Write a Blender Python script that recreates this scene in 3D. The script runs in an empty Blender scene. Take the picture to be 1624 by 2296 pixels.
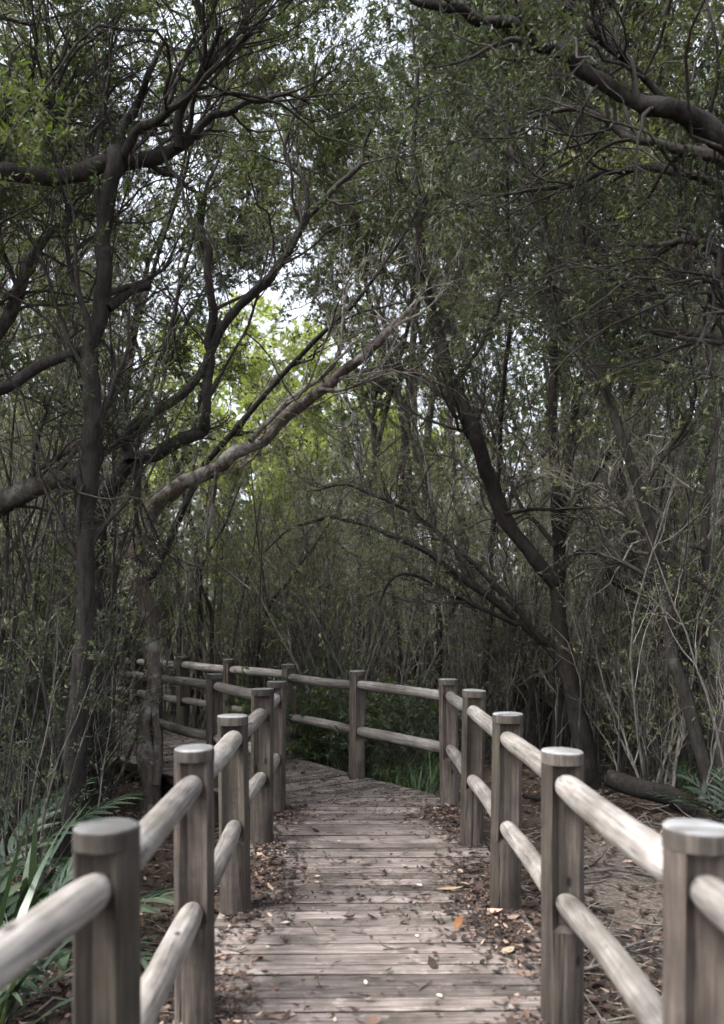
import bpy, math, random
import numpy as np
from mathutils import Vector, Matrix

# ------------------------------------------------------------------ camera, sky, sun, exposure
sc = bpy.context.scene
col = sc.collection
CAM_Z = 1.54
FPX, CX, HY = 1800.0, 812.0, 1389.0        # lens calibration (units of a 1624 x 2296 frame)
cd = bpy.data.cameras.new('camera')
cam = bpy.data.objects.new('camera', cd); col.objects.link(cam)
cam.location = (0, 0, CAM_Z); cam.rotation_euler = (math.radians(90), 0, 0)
cd.sensor_fit = 'HORIZONTAL'; cd.sensor_width = 36.0
cd.lens = 36.0 * FPX / 1624.0
cd.shift_y = (HY - 1148.0) / 1624.0
cd.clip_start = 0.05; cd.clip_end = 2000
cd.dof.use_dof = True; cd.dof.focus_distance = 6.5; cd.dof.aperture_fstop = 2.6
sc.camera = cam

SUN_EL, SUN_AZ = math.radians(55), math.radians(-122)   # azimuth from +Y towards +X
w = bpy.data.worlds.new('World'); sc.world = w; w.use_nodes = True
nt = w.node_tree; nt.nodes.clear()
sky = nt.nodes.new('ShaderNodeTexSky'); sky.sky_type = 'NISHITA'; sky.sun_disc = False
sky.sun_elevation = SUN_EL; sky.sun_rotation = SUN_AZ
sky.air_density = 1.0; sky.dust_density = 4.0; sky.ozone_density = 1.0
hs = nt.nodes.new('ShaderNodeHueSaturation'); hs.inputs['Saturation'].default_value = 0.34
bg = nt.nodes.new('ShaderNodeBackground'); bg.inputs['Strength'].default_value = 0.15
wo = nt.nodes.new('ShaderNodeOutputWorld')
nt.links.new(sky.outputs[0], hs.inputs['Color']); nt.links.new(hs.outputs[0], bg.inputs[0])
nt.links.new(bg.outputs[0], wo.inputs[0])

sl = bpy.data.lights.new('sun', 'SUN'); sl.energy = 1.5; sl.angle = math.radians(18)
sl.color = (1.0, 0.985, 0.955)
sun = bpy.data.objects.new('sun', sl); col.objects.link(sun)
sd = Vector((math.sin(SUN_AZ) * math.cos(SUN_EL), math.cos(SUN_AZ) * math.cos(SUN_EL), math.sin(SUN_EL)))
sun.rotation_euler = sd.to_track_quat('Z', 'Y').to_euler()
sun.location = sd * 60

vs = sc.view_settings
vs.view_transform = 'Standard'; vs.look = 'None'; vs.gamma = 1.0; vs.use_curve_mapping = False
vs.exposure = 2.0
sc.cycles.max_bounces = 5; sc.cycles.transmission_bounces = 3; sc.cycles.diffuse_bounces = 3; sc.cycles.glossy_bounces = 2
sc.cycles.use_adaptive_sampling = True; sc.cycles.adaptive_threshold = 0.04
sc.cycles.caustics_reflective = False; sc.cycles.caustics_refractive = False
sc.cycles.use_denoising = True

rng = np.random.default_rng(11)
random.seed(5)
TAU = 2 * math.pi
GZ = -0.36                                   # forest floor by the boardwalk


def px(x, y, Y):
    """point seen at frame position x, y at distance Y"""
    return np.array([(x - CX) / FPX * Y, Y, CAM_Z - (y - HY) / FPX * Y])


# ------------------------------------------------------------------ materials
def new_mat(name):
    m = bpy.data.materials.new(name); m.use_nodes = True
    t = m.node_tree
    b = t.nodes['Principled BSDF']
    return m, t, b


def N(t, kind, **kw):
    n = t.nodes.new(kind)
    for k, v in kw.items():
        if k in n.inputs: n.inputs[k].default_value = v
        else: setattr(n, k, v)
    return n


def ramp(t, stops):
    r = t.nodes.new('ShaderNodeValToRGB')
    e = r.color_ramp.elements
    while len(e) < len(stops): e.new(0.5)
    for el, (p, c) in zip(e, stops):
        el.position = p; el.color = (*c, 1)
    return r


def mixrgb(t, fac, a, b, mode='MIX'):
    n = t.nodes.new('ShaderNodeMix'); n.data_type = 'RGBA'; n.blend_type = mode
    for s, v in ((n.inputs[0], fac), (n.inputs[6], a), (n.inputs[7], b)):
        if hasattr(v, 'links') or hasattr(v, 'is_linked'): t.links.new(v, s)
        elif isinstance(v, (int, float)): s.default_value = v
        else: s.default_value = (*v, 1)
    return n.outputs[2]


def wood_mat(name, dark, mid, light, axis=2, grain=26.0, bump=0.35, rough=0.85, ribs=0.0, green=None):
    m, t, b = new_mat(name)
    L = t.links.new
    tc = N(t, 'ShaderNodeTexCoord'); oi = N(t, 'ShaderNodeObjectInfo')
    add = N(t, 'ShaderNodeVectorMath', operation='ADD')
    sc_ = N(t, 'ShaderNodeVectorMath', operation='SCALE'); sc_.inputs['Scale'].default_value = 37.0
    comb = N(t, 'ShaderNodeCombineXYZ')
    for k in range(3): L(oi.outputs['Random'], comb.inputs[k])
    L(comb.outputs[0], sc_.inputs[0]); L(tc.outputs['Object'], add.inputs[0]); L(sc_.outputs[0], add.inputs[1])
    mp = N(t, 'ShaderNodeMapping')
    s = [grain, grain, grain]; s[axis] = grain * 0.055
    mp.inputs['Scale'].default_value = s
    L(add.outputs[0], mp.inputs['Vector'])
    n1 = N(t, 'ShaderNodeTexNoise', Scale=2.2, Detail=8.0, Roughness=0.65)
    L(mp.outputs[0], n1.inputs['Vector'])
    n2 = N(t, 'ShaderNodeTexNoise', Scale=3.1, Detail=5.0, Roughness=0.6)
    L(add.outputs[0], n2.inputs['Vector'])
    r1 = ramp(t, [(0.28, dark), (0.5, mid), (0.72, light)])
    L(n1.outputs[0], r1.inputs[0])
    r2 = ramp(t, [(0.32, (0.45, 0.43, 0.4)), (0.62, (1.15, 1.13, 1.11))])
    L(n2.outputs[0], r2.inputs[0])
    c = mixrgb(t, 1.0, r1.outputs[0], r2.outputs[0], 'MULTIPLY')
    # dark weather spots and checks
    mp2 = N(t, 'ShaderNodeMapping'); s2 = [75.0, 75.0, 75.0]; s2[axis] = 3.0
    mp2.inputs['Scale'].default_value = s2; L(add.outputs[0], mp2.inputs['Vector'])
    n3 = N(t, 'ShaderNodeTexNoise', Scale=1.0, Detail=3.0); L(mp2.outputs[0], n3.inputs['Vector'])
    r3 = ramp(t, [(0.64, (0, 0, 0)), (0.72, (1, 1, 1))]); L(n3.outputs[0], r3.inputs[0])
    c = mixrgb(t, r3.outputs[0], c, tuple(0.45 * x for x in dark))
    if green:
        n4 = N(t, 'ShaderNodeTexNoise', Scale=1.7, Detail=6.0); L(add.outputs[0], n4.inputs['Vector'])
        r4 = ramp(t, [(0.52, (0, 0, 0)), (0.75, (.7, .7, .7))]); L(n4.outputs[0], r4.inputs[0])
        c = mixrgb(t, r4.outputs[0], c, green)
    if not ribs:
        vk = N(t, 'ShaderNodeTexVoronoi', Scale=5.5); vk.inputs['Randomness'].default_value = 1.0
        mk_ = N(t, 'ShaderNodeMapping'); sk_ = [1.0, 1.0, 1.0]; sk_[axis] = .55; mk_.inputs['Scale'].default_value = sk_
        L(add.outputs[0], mk_.inputs['Vector']); L(mk_.outputs[0], vk.inputs['Vector'])
        rk = ramp(t, [(0.045, (1, 1, 1)), (0.09, (0, 0, 0))]); L(vk.outputs['Distance'], rk.inputs[0])
        c = mixrgb(t, rk.outputs[0], c, tuple(.4 * x for x in dark))
        n6 = N(t, 'ShaderNodeTexNoise', Scale=14.0, Detail=8.0, Roughness=.8); L(add.outputs[0], n6.inputs['Vector'])
        r6 = ramp(t, [(0.57, (0, 0, 0)), (0.64, (.6, .6, .6))]); L(n6.outputs[0], r6.inputs[0])
        c = mixrgb(t, r6.outputs[0], c, tuple(.55 * x for x in mid))
    rib = None
    if ribs:
        wv = N(t, 'ShaderNodeTexWave', Scale=36.0, Distortion=0.7, Detail=2.0); wv.bands_direction = 'Y'
        wv.inputs['Detail Scale'].default_value = .6
        L(add.outputs[0], wv.inputs['Vector'])
        rib = wv.outputs['Fac']
        rr = ramp(t, [(0.0, (.62, .6, .58)), (0.4, (1.05, 1.05, 1.05))]); L(rib, rr.inputs[0])
        c = mixrgb(t, .5, c, rr.outputs[0], 'MULTIPLY')
        n5 = N(t, 'ShaderNodeTexNoise', Scale=9.0, Detail=7.0, Roughness=.75); L(add.outputs[0], n5.inputs['Vector'])
        r5 = ramp(t, [(0.56, (0, 0, 0)), (0.72, (.75, .75, .75))]); L(n5.outputs[0], r5.inputs[0])
        c = mixrgb(t, r5.outputs[0], c, tuple(1.25 * x for x in light))
    # per piece value
    mr = N(t, 'ShaderNodeMapRange'); mr.inputs[3].default_value = 0.66; mr.inputs[4].default_value = 1.28
    L(oi.outputs['Random'], mr.inputs[0])
    vmul = N(t, 'ShaderNodeVectorMath', operation='SCALE'); L(c, vmul.inputs[0]); L(mr.outputs[0], vmul.inputs['Scale'])
    L(vmul.outputs[0], b.inputs['Base Color'])
    b.inputs['Roughness'].default_value = rough
    b.inputs['Specular IOR Level'].default_value = 0.3
    bp = N(t, 'ShaderNodeBump', Strength=bump, Distance=0.006)
    hsum = N(t, 'ShaderNodeMath', operation='SUBTRACT')
    L(n1.outputs[0], hsum.inputs[0]); L(r3.outputs[0], hsum.inputs[1])
    if rib is not None:
        h2 = N(t, 'ShaderNodeMath', operation='ADD'); L(hsum.outputs[0], h2.inputs[0]); L(rib, h2.inputs[1]); L(h2.outputs[0], bp.inputs['Height'])
    else: L(hsum.outputs[0], bp.inputs['Height'])
    L(bp.outputs[0], b.inputs['Normal'])
    return m


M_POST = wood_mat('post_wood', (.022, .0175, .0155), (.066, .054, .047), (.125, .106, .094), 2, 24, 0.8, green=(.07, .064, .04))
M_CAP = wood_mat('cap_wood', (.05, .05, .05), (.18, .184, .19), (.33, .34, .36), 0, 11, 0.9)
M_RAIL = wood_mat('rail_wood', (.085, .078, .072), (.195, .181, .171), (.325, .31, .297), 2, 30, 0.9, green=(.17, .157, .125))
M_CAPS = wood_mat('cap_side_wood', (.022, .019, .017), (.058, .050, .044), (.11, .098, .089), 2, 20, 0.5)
M_PLANK = wood_mat('plank_wood', (.068, .057, .052), (.225, .192, .178), (.38, .338, .32), 0, 34, 0.8, ribs=1.0)


def bark_mat(name, dark, light, lichen=None, amount=0.55, lump=1.0):
    m, t, b = new_mat(name); L = t.links.new
    g = N(t, 'ShaderNodeNewGeometry'); tc = N(t, 'ShaderNodeTexCoord'); oi = N(t, 'ShaderNodeObjectInfo')
    mp = N(t, 'ShaderNodeMapping'); mp.inputs['Scale'].default_value = (26, 26, 7)
    L(tc.outputs['Object'], mp.inputs['Vector'])
    n1 = N(t, 'ShaderNodeTexNoise', Scale=1.0, Detail=8.0, Roughness=0.7); L(mp.outputs[0], n1.inputs['Vector'])
    r1 = ramp(t, [(0.3, dark), (0.7, light)]); L(n1.outputs[0], r1.inputs[0])
    c = r1.outputs[0]
    if lichen:
        n2 = N(t, 'ShaderNodeTexNoise', Scale=3.5, Detail=6.0, Roughness=0.65); L(tc.outputs['Object'], n2.inputs['Vector'])
        r2 = ramp(t, [(amount, (0, 0, 0)), (amount + 0.12, (.85, .85, .85))]); L(n2.outputs[0], r2.inputs[0])
        c = mixrgb(t, r2.outputs[0], c, lichen)
    mr = N(t, 'ShaderNodeMapRange'); mr.inputs[3].default_value = 0.7; mr.inputs[4].default_value = 1.3
    L(oi.outputs['Random'], mr.inputs[0])
    v = N(t, 'ShaderNodeVectorMath', operation='SCALE'); L(c, v.inputs[0]); L(mr.outputs[0], v.inputs['Scale'])
    L(v.outputs[0], b.inputs['Base Color'])
    b.inputs['Roughness'].default_value = 0.9; b.inputs['Specular IOR Level'].default_value = 0.2
    bp = N(t, 'ShaderNodeBump', Strength=0.8, Distance=0.03 * lump); L(n1.outputs[0], bp.inputs['Height']); L(bp.outputs[0], b.inputs['Normal'])
    return m


M_BARK = bark_mat('bark_grey', (.020, .0175, .016), (.078, .07, .064), (.15, .152, .135), 0.56)
M_BARKD = bark_mat('bark_dark', (.010, .0088, .008), (.040, .035, .032), (.085, .085, .072), 0.60)
M_BARKP = bark_mat('bark_pale', (.045, .034, .028), (.16, .132, .115), (.34, .325, .30), 0.50)
M_BARKR = bark_mat('bark_red', (.010, .0085, .0075), (.042, .035, .031), (.085, .08, .072), 0.60)
M_TWIG = bark_mat('twig_bark', (.09, .08, .07), (.38, .35, .31))
M_TWIGM = bark_mat('stem_bark', (.045, .041, .037), (.195, .182, .165))
M_TWIGD = bark_mat('twig_bark_dark', (.018, .016, .0145), (.075, .067, .061))


def leaf_mat(name, stops, trans=0.35, rough=0.5, tcol=(1.25, 1.35, .55)):
    m, t, b = new_mat(name); L = t.links.new
    at = N(t, 'ShaderNodeAttribute', attribute_name='rnd')
    oi = N(t, 'ShaderNodeObjectInfo')
    r = ramp(t, stops); L(at.outputs['Fac'], r.inputs[0])
    mr = N(t, 'ShaderNodeMapRange'); mr.inputs[3].default_value = 0.72; mr.inputs[4].default_value = 1.25
    L(oi.outputs['Random'], mr.inputs[0])
    v = N(t, 'ShaderNodeVectorMath', operation='SCALE'); L(r.outputs[0], v.inputs[0]); L(mr.outputs[0], v.inputs['Scale'])
    L(v.outputs[0], b.inputs['Base Color'])
    b.inputs['Roughness'].default_value = rough; b.inputs['Specular IOR Level'].default_value = 0.35
    tr = N(t, 'ShaderNodeBsdfTranslucent')
    tm = N(t, 'ShaderNodeVectorMath', operation='MULTIPLY'); L(v.outputs[0], tm.inputs[0]); tm.inputs[1].default_value = tcol
    L(tm.outputs[0], tr.inputs['Color'])
    mx = N(t, 'ShaderNodeMixShader'); mx.inputs[0].default_value = trans
    L(b.outputs[0], mx.inputs[1]); L(tr.outputs[0], mx.inputs[2])
    out = t.nodes['Material Output']; L(mx.outputs[0], out.inputs['Surface'])
    return m


M_LEAF = leaf_mat('leaf_olive', [(0, (.034, .044, .026)), (.45, (.085, .102, .053)), (.8, (.15, .165, .083)), (1, (.22, .205, .11))])
M_LEAFT = leaf_mat('leaf_thicket', [(0, (.06, .072, .038)), (.45, (.13, .148, .078)), (.8, (.21, .22, .125)), (1, (.31, .29, .18))])
M_LEAFD = leaf_mat('leaf_dark', [(0, (.02, .028, .018)), (.5, (.048, .063, .038)), (1, (.105, .12, .066))])
M_LEAFG = leaf_mat('leaf_green', [(0, (.035, .062, .02)), (.5, (.068, .105, .032)), (1, (.13, .17, .05))], 0.4)
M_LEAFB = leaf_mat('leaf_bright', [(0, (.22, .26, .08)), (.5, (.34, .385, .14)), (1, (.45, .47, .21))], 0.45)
M_STRAP = leaf_mat('strap_leaf', [(0, (.011, .021, .013)), (.5, (.026, .044, .027)), (1, (.07, .09, .058))], 0.2, 0.35)
M_FERN = leaf_mat('fern_green', [(0, (.035, .07, .03)), (.5, (.075, .125, .055)), (1, (.14, .19, .09))], 0.3, 0.4)
M_LITTER = leaf_mat('litter_leaf', [(0, (.018, .013, .011)), (.6, (.055, .036, .028)), (.88, (.13, .085, .064)), (1, (.36, .27, .21))], 0.1, 0.75, (1, .9, .7))


def ground_mat():
    m, t, b = new_mat('forest_floor'); L = t.links.new
    g = N(t, 'ShaderNodeNewGeometry')
    n1 = N(t, 'ShaderNodeTexNoise', Scale=1.1, Detail=8.0, Roughness=0.65); L(g.outputs['Position'], n1.inputs['Vector'])
    n2 = N(t, 'ShaderNodeTexNoise', Scale=22.0, Detail=7.0, Roughness=0.7); L(g.outputs['Position'], n2.inputs['Vector'])
    vo = N(t, 'ShaderNodeTexVoronoi', Scale=26.0); L(g.outputs['Position'], vo.inputs['Vector'])
    r1 = ramp(t, [(0.3, (.03, .023, .018)), (0.55, (.09, .068, .052)), (0.75, (.17, .135, .105))]); L(n2.outputs[0], r1.inputs[0])
    r2 = ramp(t, [(0.35, (.5, .5, .5)), (0.65, (1.2, 1.15, 1.1))]); L(n1.outputs[0], r2.inputs[0])
    c = mixrgb(t, 1.0, r1.outputs[0], r2.outputs[0], 'MULTIPLY')
    # damp sandy clearing to the right of the deck
    mp = N(t, 'ShaderNodeMapping'); mp.vector_type = 'POINT'
    mp.inputs['Location'].default_value = (-2.1, -5.6, 0); L(g.outputs['Position'], mp.inputs['Vector'])
    ml = N(t, 'ShaderNodeVectorMath', operation='MULTIPLY'); L(mp.outputs[0], ml.inputs[0]); ml.inputs[1].default_value = (1.0, 0.55, 0)
    ln = N(t, 'ShaderNodeVectorMath', operation='LENGTH'); L(ml.outputs[0], ln.inputs[0])
    n3 = N(t, 'ShaderNodeTexNoise', Scale=2.6, Detail=6.0); L(g.outputs['Position'], n3.inputs['Vector'])
    ad = N(t, 'ShaderNodeMath', operation='ADD'); L(ln.outputs['Value'], ad.inputs[0]); L(n3.outputs[0], ad.inputs[1])
    r3 = ramp(t, [(0.0, (1, 1, 1)), (0.52, (1, 1, 1)), (0.62, (0, 0, 0))])
    dv = N(t, 'ShaderNodeMath', operation='DIVIDE'); L(ad.outputs[0], dv.inputs[0]); dv.inputs[1].default_value = 2.3
    L(dv.outputs[0], r3.inputs[0])
    r4 = ramp(t, [(0.3, (.075, .06, .05)), (0.7, (.19, .157, .134))]); L(n2.outputs[0], r4.inputs[0])
    c = mixrgb(t, r3.outputs[0], c, r4.outputs[0])
    L(c, b.inputs['Base Color']); b.inputs['Roughness'].default_value = 0.9
    b.inputs['Specular IOR Level'].default_value = 0.25
    bp = N(t, 'ShaderNodeBump', Strength=0.9, Distance=0.03)
    hm = N(t, 'ShaderNodeMath', operation='ADD'); L(n2.outputs[0], hm.inputs[0]); L(vo.outputs['Distance'], hm.inputs[1])
    L(hm.outputs[0], bp.inputs['Height']); L(bp.outputs[0], b.inputs['Normal'])
    return m


M_GROUND = ground_mat()
M_JOINTSHADE, _t, _b = new_mat('joint_shade'); _b.inputs['Roughness'].default_value = .95  # near-black colour standing in for shade in the plank gaps
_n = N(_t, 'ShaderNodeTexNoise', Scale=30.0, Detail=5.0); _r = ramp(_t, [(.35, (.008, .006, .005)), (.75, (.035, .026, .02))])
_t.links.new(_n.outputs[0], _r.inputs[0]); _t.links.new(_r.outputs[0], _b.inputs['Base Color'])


# ------------------------------------------------------------------ mesh helpers
def mk_mesh(name, V, Q, mat, smooth=True, rnd=None):
    me = bpy.data.meshes.new(name)
    V = np.asarray(V, np.float32); Q = np.asarray(Q, np.int32)
    k = Q.shape[1]
    me.vertices.add(len(V)); me.vertices.foreach_set('co', V.ravel())
    me.loops.add(Q.size); me.loops.foreach_set('vertex_index', Q.ravel())
    me.polygons.add(len(Q)); me.polygons.foreach_set('loop_start', np.arange(0, Q.size, k, dtype=np.int32))
    me.polygons.foreach_set('use_smooth', np.full(len(Q), smooth))
    me.update(calc_edges=True)
    if rnd is not None:
        a = me.attributes.new('rnd', 'FLOAT', 'POINT'); a.data.foreach_set('value', np.asarray(rnd, np.float32))
    me.materials.append(mat)
    return me


def crown_mesh(tw, tmat, lv, lmat):
    """twigs and leaves of one crown"""
    V1, Q1 = tw; V2, Q2, rn = lv
    me = mk_mesh('crown', np.concatenate([V1, V2]), np.concatenate([Q1, Q2 + len(V1)]), tmat, True, np.concatenate([np.zeros(len(V1)), rn]))
    me.materials.append(lmat)
    me.polygons.foreach_set('material_index', np.concatenate([np.zeros(len(Q1), np.int32), np.ones(len(Q2), np.int32)]))
    me.polygons.foreach_set('use_smooth', np.concatenate([np.ones(len(Q1), bool), np.zeros(len(Q2), bool)]))
    return me


def mk_obj(name, me, parent=None, loc=None):
    o = bpy.data.objects.new(name, me); col.objects.link(o)
    if loc is not None: o.location = loc
    if parent is not None: o.parent = parent
    return o


def tag(o, label=None, cat=None, group=None, kind=None):
    if label: o['label'] = label
    if cat: o['category'] = cat
    if group: o['group'] = group
    if kind: o['kind'] = kind
    return o


def empty(name, loc=(0, 0, 0), rz=0.0):
    o = bpy.data.objects.new(name, None); col.objects.link(o)
    o.location = loc; o.rotation_euler = (0, 0, rz); o.empty_display_size = 0.2
    return o


def norm(v):
    return v / np.maximum(np.linalg.norm(v, axis=-1, keepdims=True), 1e-9)


def tubes(P, R, s=5, cap=False):
    """P (N,K,3), R (N,K) -> verts, quads of N tubes"""
    Nn, K, _ = P.shape
    T = np.empty_like(P)
    T[:, 1:-1] = P[:, 2:] - P[:, :-2]; T[:, 0] = P[:, 1] - P[:, 0]; T[:, -1] = P[:, -1] - P[:, -2]
    T = norm(T)
    main = norm(P[:, -1] - P[:, 0] + 1e-6)
    ref = np.where(np.abs(main[:, 2:3]) < 0.8, np.array([[0, 0, 1.0]]), np.array([[1.0, 0.1, 0]]))[:, None, :]
    A = norm(np.cross(T, np.broadcast_to(ref, T.shape))); B = np.cross(T, A)
    th = np.arange(s) / s * TAU
    V = P[:, :, None, :] + R[:, :, None, None] * (np.cos(th)[None, None, :, None] * A[:, :, None, :] + np.sin(th)[None, None, :, None] * B[:, :, None, :])
    V = V.reshape(-1, 3)
    i = np.arange(Nn)[:, None, None] * (K * s); j = np.arange(K - 1)[None, :, None] * s; k = np.arange(s)[None, None, :]
    k2 = (k + 1) % s
    Q = np.stack([i + j + k, i + j + s + k, i + j + s + k2, i + j + k2], -1).reshape(-1, 4)
    return V, Q


def join(parts):
    Vs, Qs, o = [], [], 0
    for V, Q in parts:
        Vs.append(V); Qs.append(Q + o); o += len(V)
    return np.concatenate(Vs), np.concatenate(Qs)


def smooth_path(pts, n):
    """Catmull-Rom through rows (x,y,z,r), resampled to n points"""
    p = np.asarray(pts, float)
    p = np.vstack([2 * p[0] - p[1], p, 2 * p[-1] - p[-2]])
    m = len(p) - 3
    d = np.concatenate([[0], np.cumsum(np.linalg.norm(np.diff(p[1:-1, :3], axis=0), axis=1))])
    u = np.interp(np.linspace(0, d[-1], n), d, np.arange(m + 1))
    i = np.minimum(u.astype(int), m - 1); f = (u - i)[:, None]
    a, b, c, e = p[i], p[i + 1], p[i + 2], p[i + 3]
    q = 0.5 * ((2 * b) + (-a + c) * f + (2 * a - 5 * b + 4 * c - e) * f ** 2 + (-a + 3 * b - 3 * c + e) * f ** 3)
    q[:, 3] = np.maximum(np.interp(u, np.arange(m + 1), p[1:-1, 3]), 0.002)
    return q


def spawn(P, R, m, L, K=6, t=(0.2, 1.0), ang=(0.4, 0.9), up=0.08, wob=0.18, rs=0.6, rmax=9.0, tip=0.25, g=rng, hang=None):
    """children of N branches; L = (lo, hi) length in metres or relative to parent when negative"""
    Nn, K0, _ = P.shape
    idx = np.repeat(np.arange(Nn), m)
    tt = g.uniform(t[0], t[1], len(idx)) * (K0 - 1)
    i = np.minimum(tt.astype(int), K0 - 2); f = (tt - i)[:, None]
    pos = P[idx, i] * (1 - f) + P[idx, i + 1] * f
    rad = R[idx, i] * (1 - f[:, 0]) + R[idx, i + 1] * f[:, 0]
    tan = norm(P[idx, i + 1] - P[idx, i])
    rv = g.normal(size=(len(idx), 3)); per = norm(rv - (rv * tan).sum(1, keepdims=True) * tan)
    a = g.uniform(ang[0], ang[1], len(idx))[:, None]
    d = norm(tan * np.cos(a) + per * np.sin(a))
    ln = g.uniform(L[0], L[1], len(idx)) * (1.15 - 0.5 * tt / (K0 - 1))
    C = np.empty((len(idx), K, 3)); C[:, 0] = pos
    st = (ln / (K - 1))[:, None]
    bend = g.normal(size=d.shape) * wob * 0.6
    for k in range(1, K):
        upk = up if np.isscalar(up) else up[k % len(up)]
        d = norm(d + g.normal(size=d.shape) * wob + bend * 0.5 + np.array([0, 0, upk]))
        C[:, k] = C[:, k - 1] + d * st
    r0 = np.minimum(rad * rs, rmax)
    RR = r0[:, None] * np.linspace(1, tip, K)[None, :]
    return C, np.maximum(RR, 0.0013)


def leaves(P, n, size=(0.025, 0.05), asp=0.36, t=(0.25, 1.0), g=rng, droop=-0.25, n3=1, n2=1, frac=1.0):
    """n leaves on each branch of P -> verts, quads, rnd"""
    Nn, K0, _ = P.shape
    sub = np.arange(Nn) // n3; bough = sub // n2
    on = (g.uniform(size=sub.max() + 1) < frac)[sub]
    idx = np.repeat(np.arange(Nn)[on], max(1, int(round(n / frac))))
    tt = g.uniform(t[0], t[1], len(idx)) * (K0 - 1)
    i = np.minimum(tt.astype(int), K0 - 2); f = (tt - i)[:, None]
    pos = P[idx, i] * (1 - f) + P[idx, i + 1] * f
    tan = norm(P[idx, i + 1] - P[idx, i])
    d = norm(tan * 0.7 + g.normal(size=pos.shape) * 0.75 + np.array([0, 0, droop]))
    rv = g.normal(size=pos.shape) * 0.8 + np.array([0, 0, 0.7])
    sd_ = norm(np.cross(d, rv))
    ln = g.uniform(size[0], size[1], len(idx))[:, None]
    wd = ln * asp * g.uniform(.8, 1.2, (len(idx), 1))
    nrm = np.cross(sd_, d)
    mid = pos + d * ln * 0.45 + nrm * ln * 0.06
    V = np.stack([pos, mid + sd_ * wd * .5, pos + d * ln, mid - sd_ * wd * .5], 1).reshape(-1, 3)
    Q = np.arange(len(V)).reshape(-1, 4)
    # tint: per twig plus per leaf
    base = g.uniform(0, 1, bough.max() + 1)[bough][idx]
    rn = np.clip(base * 0.62 + g.uniform(0, .42, len(idx)), 0, 1)
    return V, Q, np.repeat(rn, 4)


# ------------------------------------------------------------------ forest floor
def floor_z(x, y):
    x = np.asarray(x, float); y = np.asarray(y, float)
    z = GZ + 0.05 * np.sin(x * 1.7 + 0.6) * np.cos(y * 1.3) + 0.03 * np.sin(x * 4.1 + y * 3.3) + 0.02 * np.sin(7.3 * x - 5.1 * y)
    side = np.clip((np.abs(x - 0.05) - 1.3) / 2.5, 0, 1)
    z = z + side * 0.10 * np.where(x < 0, 1.0, 0.1)
    z = z + np.clip((y - 9) / 10, 0, 1) * 0.12
    return z


def build_ground():
    a = np.concatenate([[-900, -300, -120, -60, -35, -20], np.arange(-14, 14.01, 0.16), [20, 35, 60, 120, 300, 900]])
    b = np.concatenate([[-900, -300, -100, -40, -15, -6], np.arange(-2, 24.01, 0.16), [30, 45, 70, 120, 300, 900]])
    X, Yy = np.meshgrid(a, b, indexing='ij')
    Z = floor_z(np.clip(X, -14, 14), np.clip(Yy, -2, 24))
    V = np.stack([X, Yy, Z], -1).reshape(-1, 3)
    n, m = len(a), len(b)
    i, j = np.meshgrid(np.arange(n - 1), np.arange(m - 1), indexing='ij')
    q = np.stack([i * m + j, (i + 1) * m + j, (i + 1) * m + j + 1, i * m + j + 1], -1).reshape(-1, 4)
    o = mk_obj('ground', mk_mesh('ground', V, q, M_GROUND))
    tag(o, 'dark forest floor with leaf litter and damp sandy patches', kind='structure')


build_ground()

# ------------------------------------------------------------------ boardwalk
OUT = [(.80, -.55), (.788, .66), (.775, 1.86), (.768, 3.08), (.763, 4.28), (.749, 5.50), (.734, 6.74), (-.05, 7.79), (-.81, 8.91), (-1.62, 9.85), (-2.45, 10.95), (-3.35, 11.95), (-4.4, 12.7)]
INN = [(-.93, -.45), (-.765, .70), (-.595, 1.87), (-.64, 3.07), (-.67, 4.25), (-.69, 5.53), (-.686, 6.43), (-1.36, 7.41), (-2.16, 8.40), (-2.98, 9.35), (-3.95, 10.2)]


def clip(poly, nrm, c):
    """keep dot(p,nrm) <= c"""
    out = []
    for k in range(len(poly)):
        a, b = poly[k], poly[(k + 1) % len(poly)]
        da, db = a[0] * nrm[0] + a[1] * nrm[1] - c, b[0] * nrm[0] + b[1] * nrm[1] - c
        if da <= 0: out.append(a)
        if (da < 0 < db) or (db < 0 < da):
            f = da / (da - db); out.append((a[0] + (b[0] - a[0]) * f, a[1] + (b[1] - a[1]) * f))
    return out


deck = empty('boardwalk', (0, 0, 0))
tag(deck, 'weathered wooden boardwalk of cross planks bending left between log railings', kind='structure')


def plank(poly, ang, name='plank'):
    P = np.array(poly); c = P.mean(0)
    ca, sa = math.cos(-ang), math.sin(-ang)
    q = [((p[0] - c[0]) * ca - (p[1] - c[1]) * sa, (p[0] - c[0]) * sa + (p[1] - c[1]) * ca) for p in P]
    n = len(q); dz = random.uniform(-.004, .003); tw = random.uniform(-.004, .004)
    V = []
    for (x, y) in q:
        r = math.hypot(x, y) + 1e-6
        sx, sy = (x - math.copysign(min(.005, abs(x) * .3), x), y - math.copysign(min(.004, abs(y) * .3), y))
        V.append((sx, sy, dz + tw * sx))
    for (x, y) in q: V.append((x, y, dz - .0025 + tw * x))
    for (x, y) in q: V.append((x, y, -.036))
    F = [list(range(n))]
    for r in range(2):
        for k in range(n):
            k2 = (k + 1) % n
            F.append([r * n + k, (r + 1) * n + k, (r + 1) * n + k2, r * n + k2])
    me = bpy.data.meshes.new(name); me.from_pydata(V, [], F); me.materials.append(M_PLANK); me.materials.append(M_JOINTSHADE)
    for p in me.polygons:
        if p.index > n: p.material_index = 1  # plank sides coloured dark as the shade of the open joints
    o = mk_obj(name, me, deck, (c[0], c[1], 0)); o.rotation_euler = (0, 0, ang + random.uniform(-.003, .003))
    return o


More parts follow.
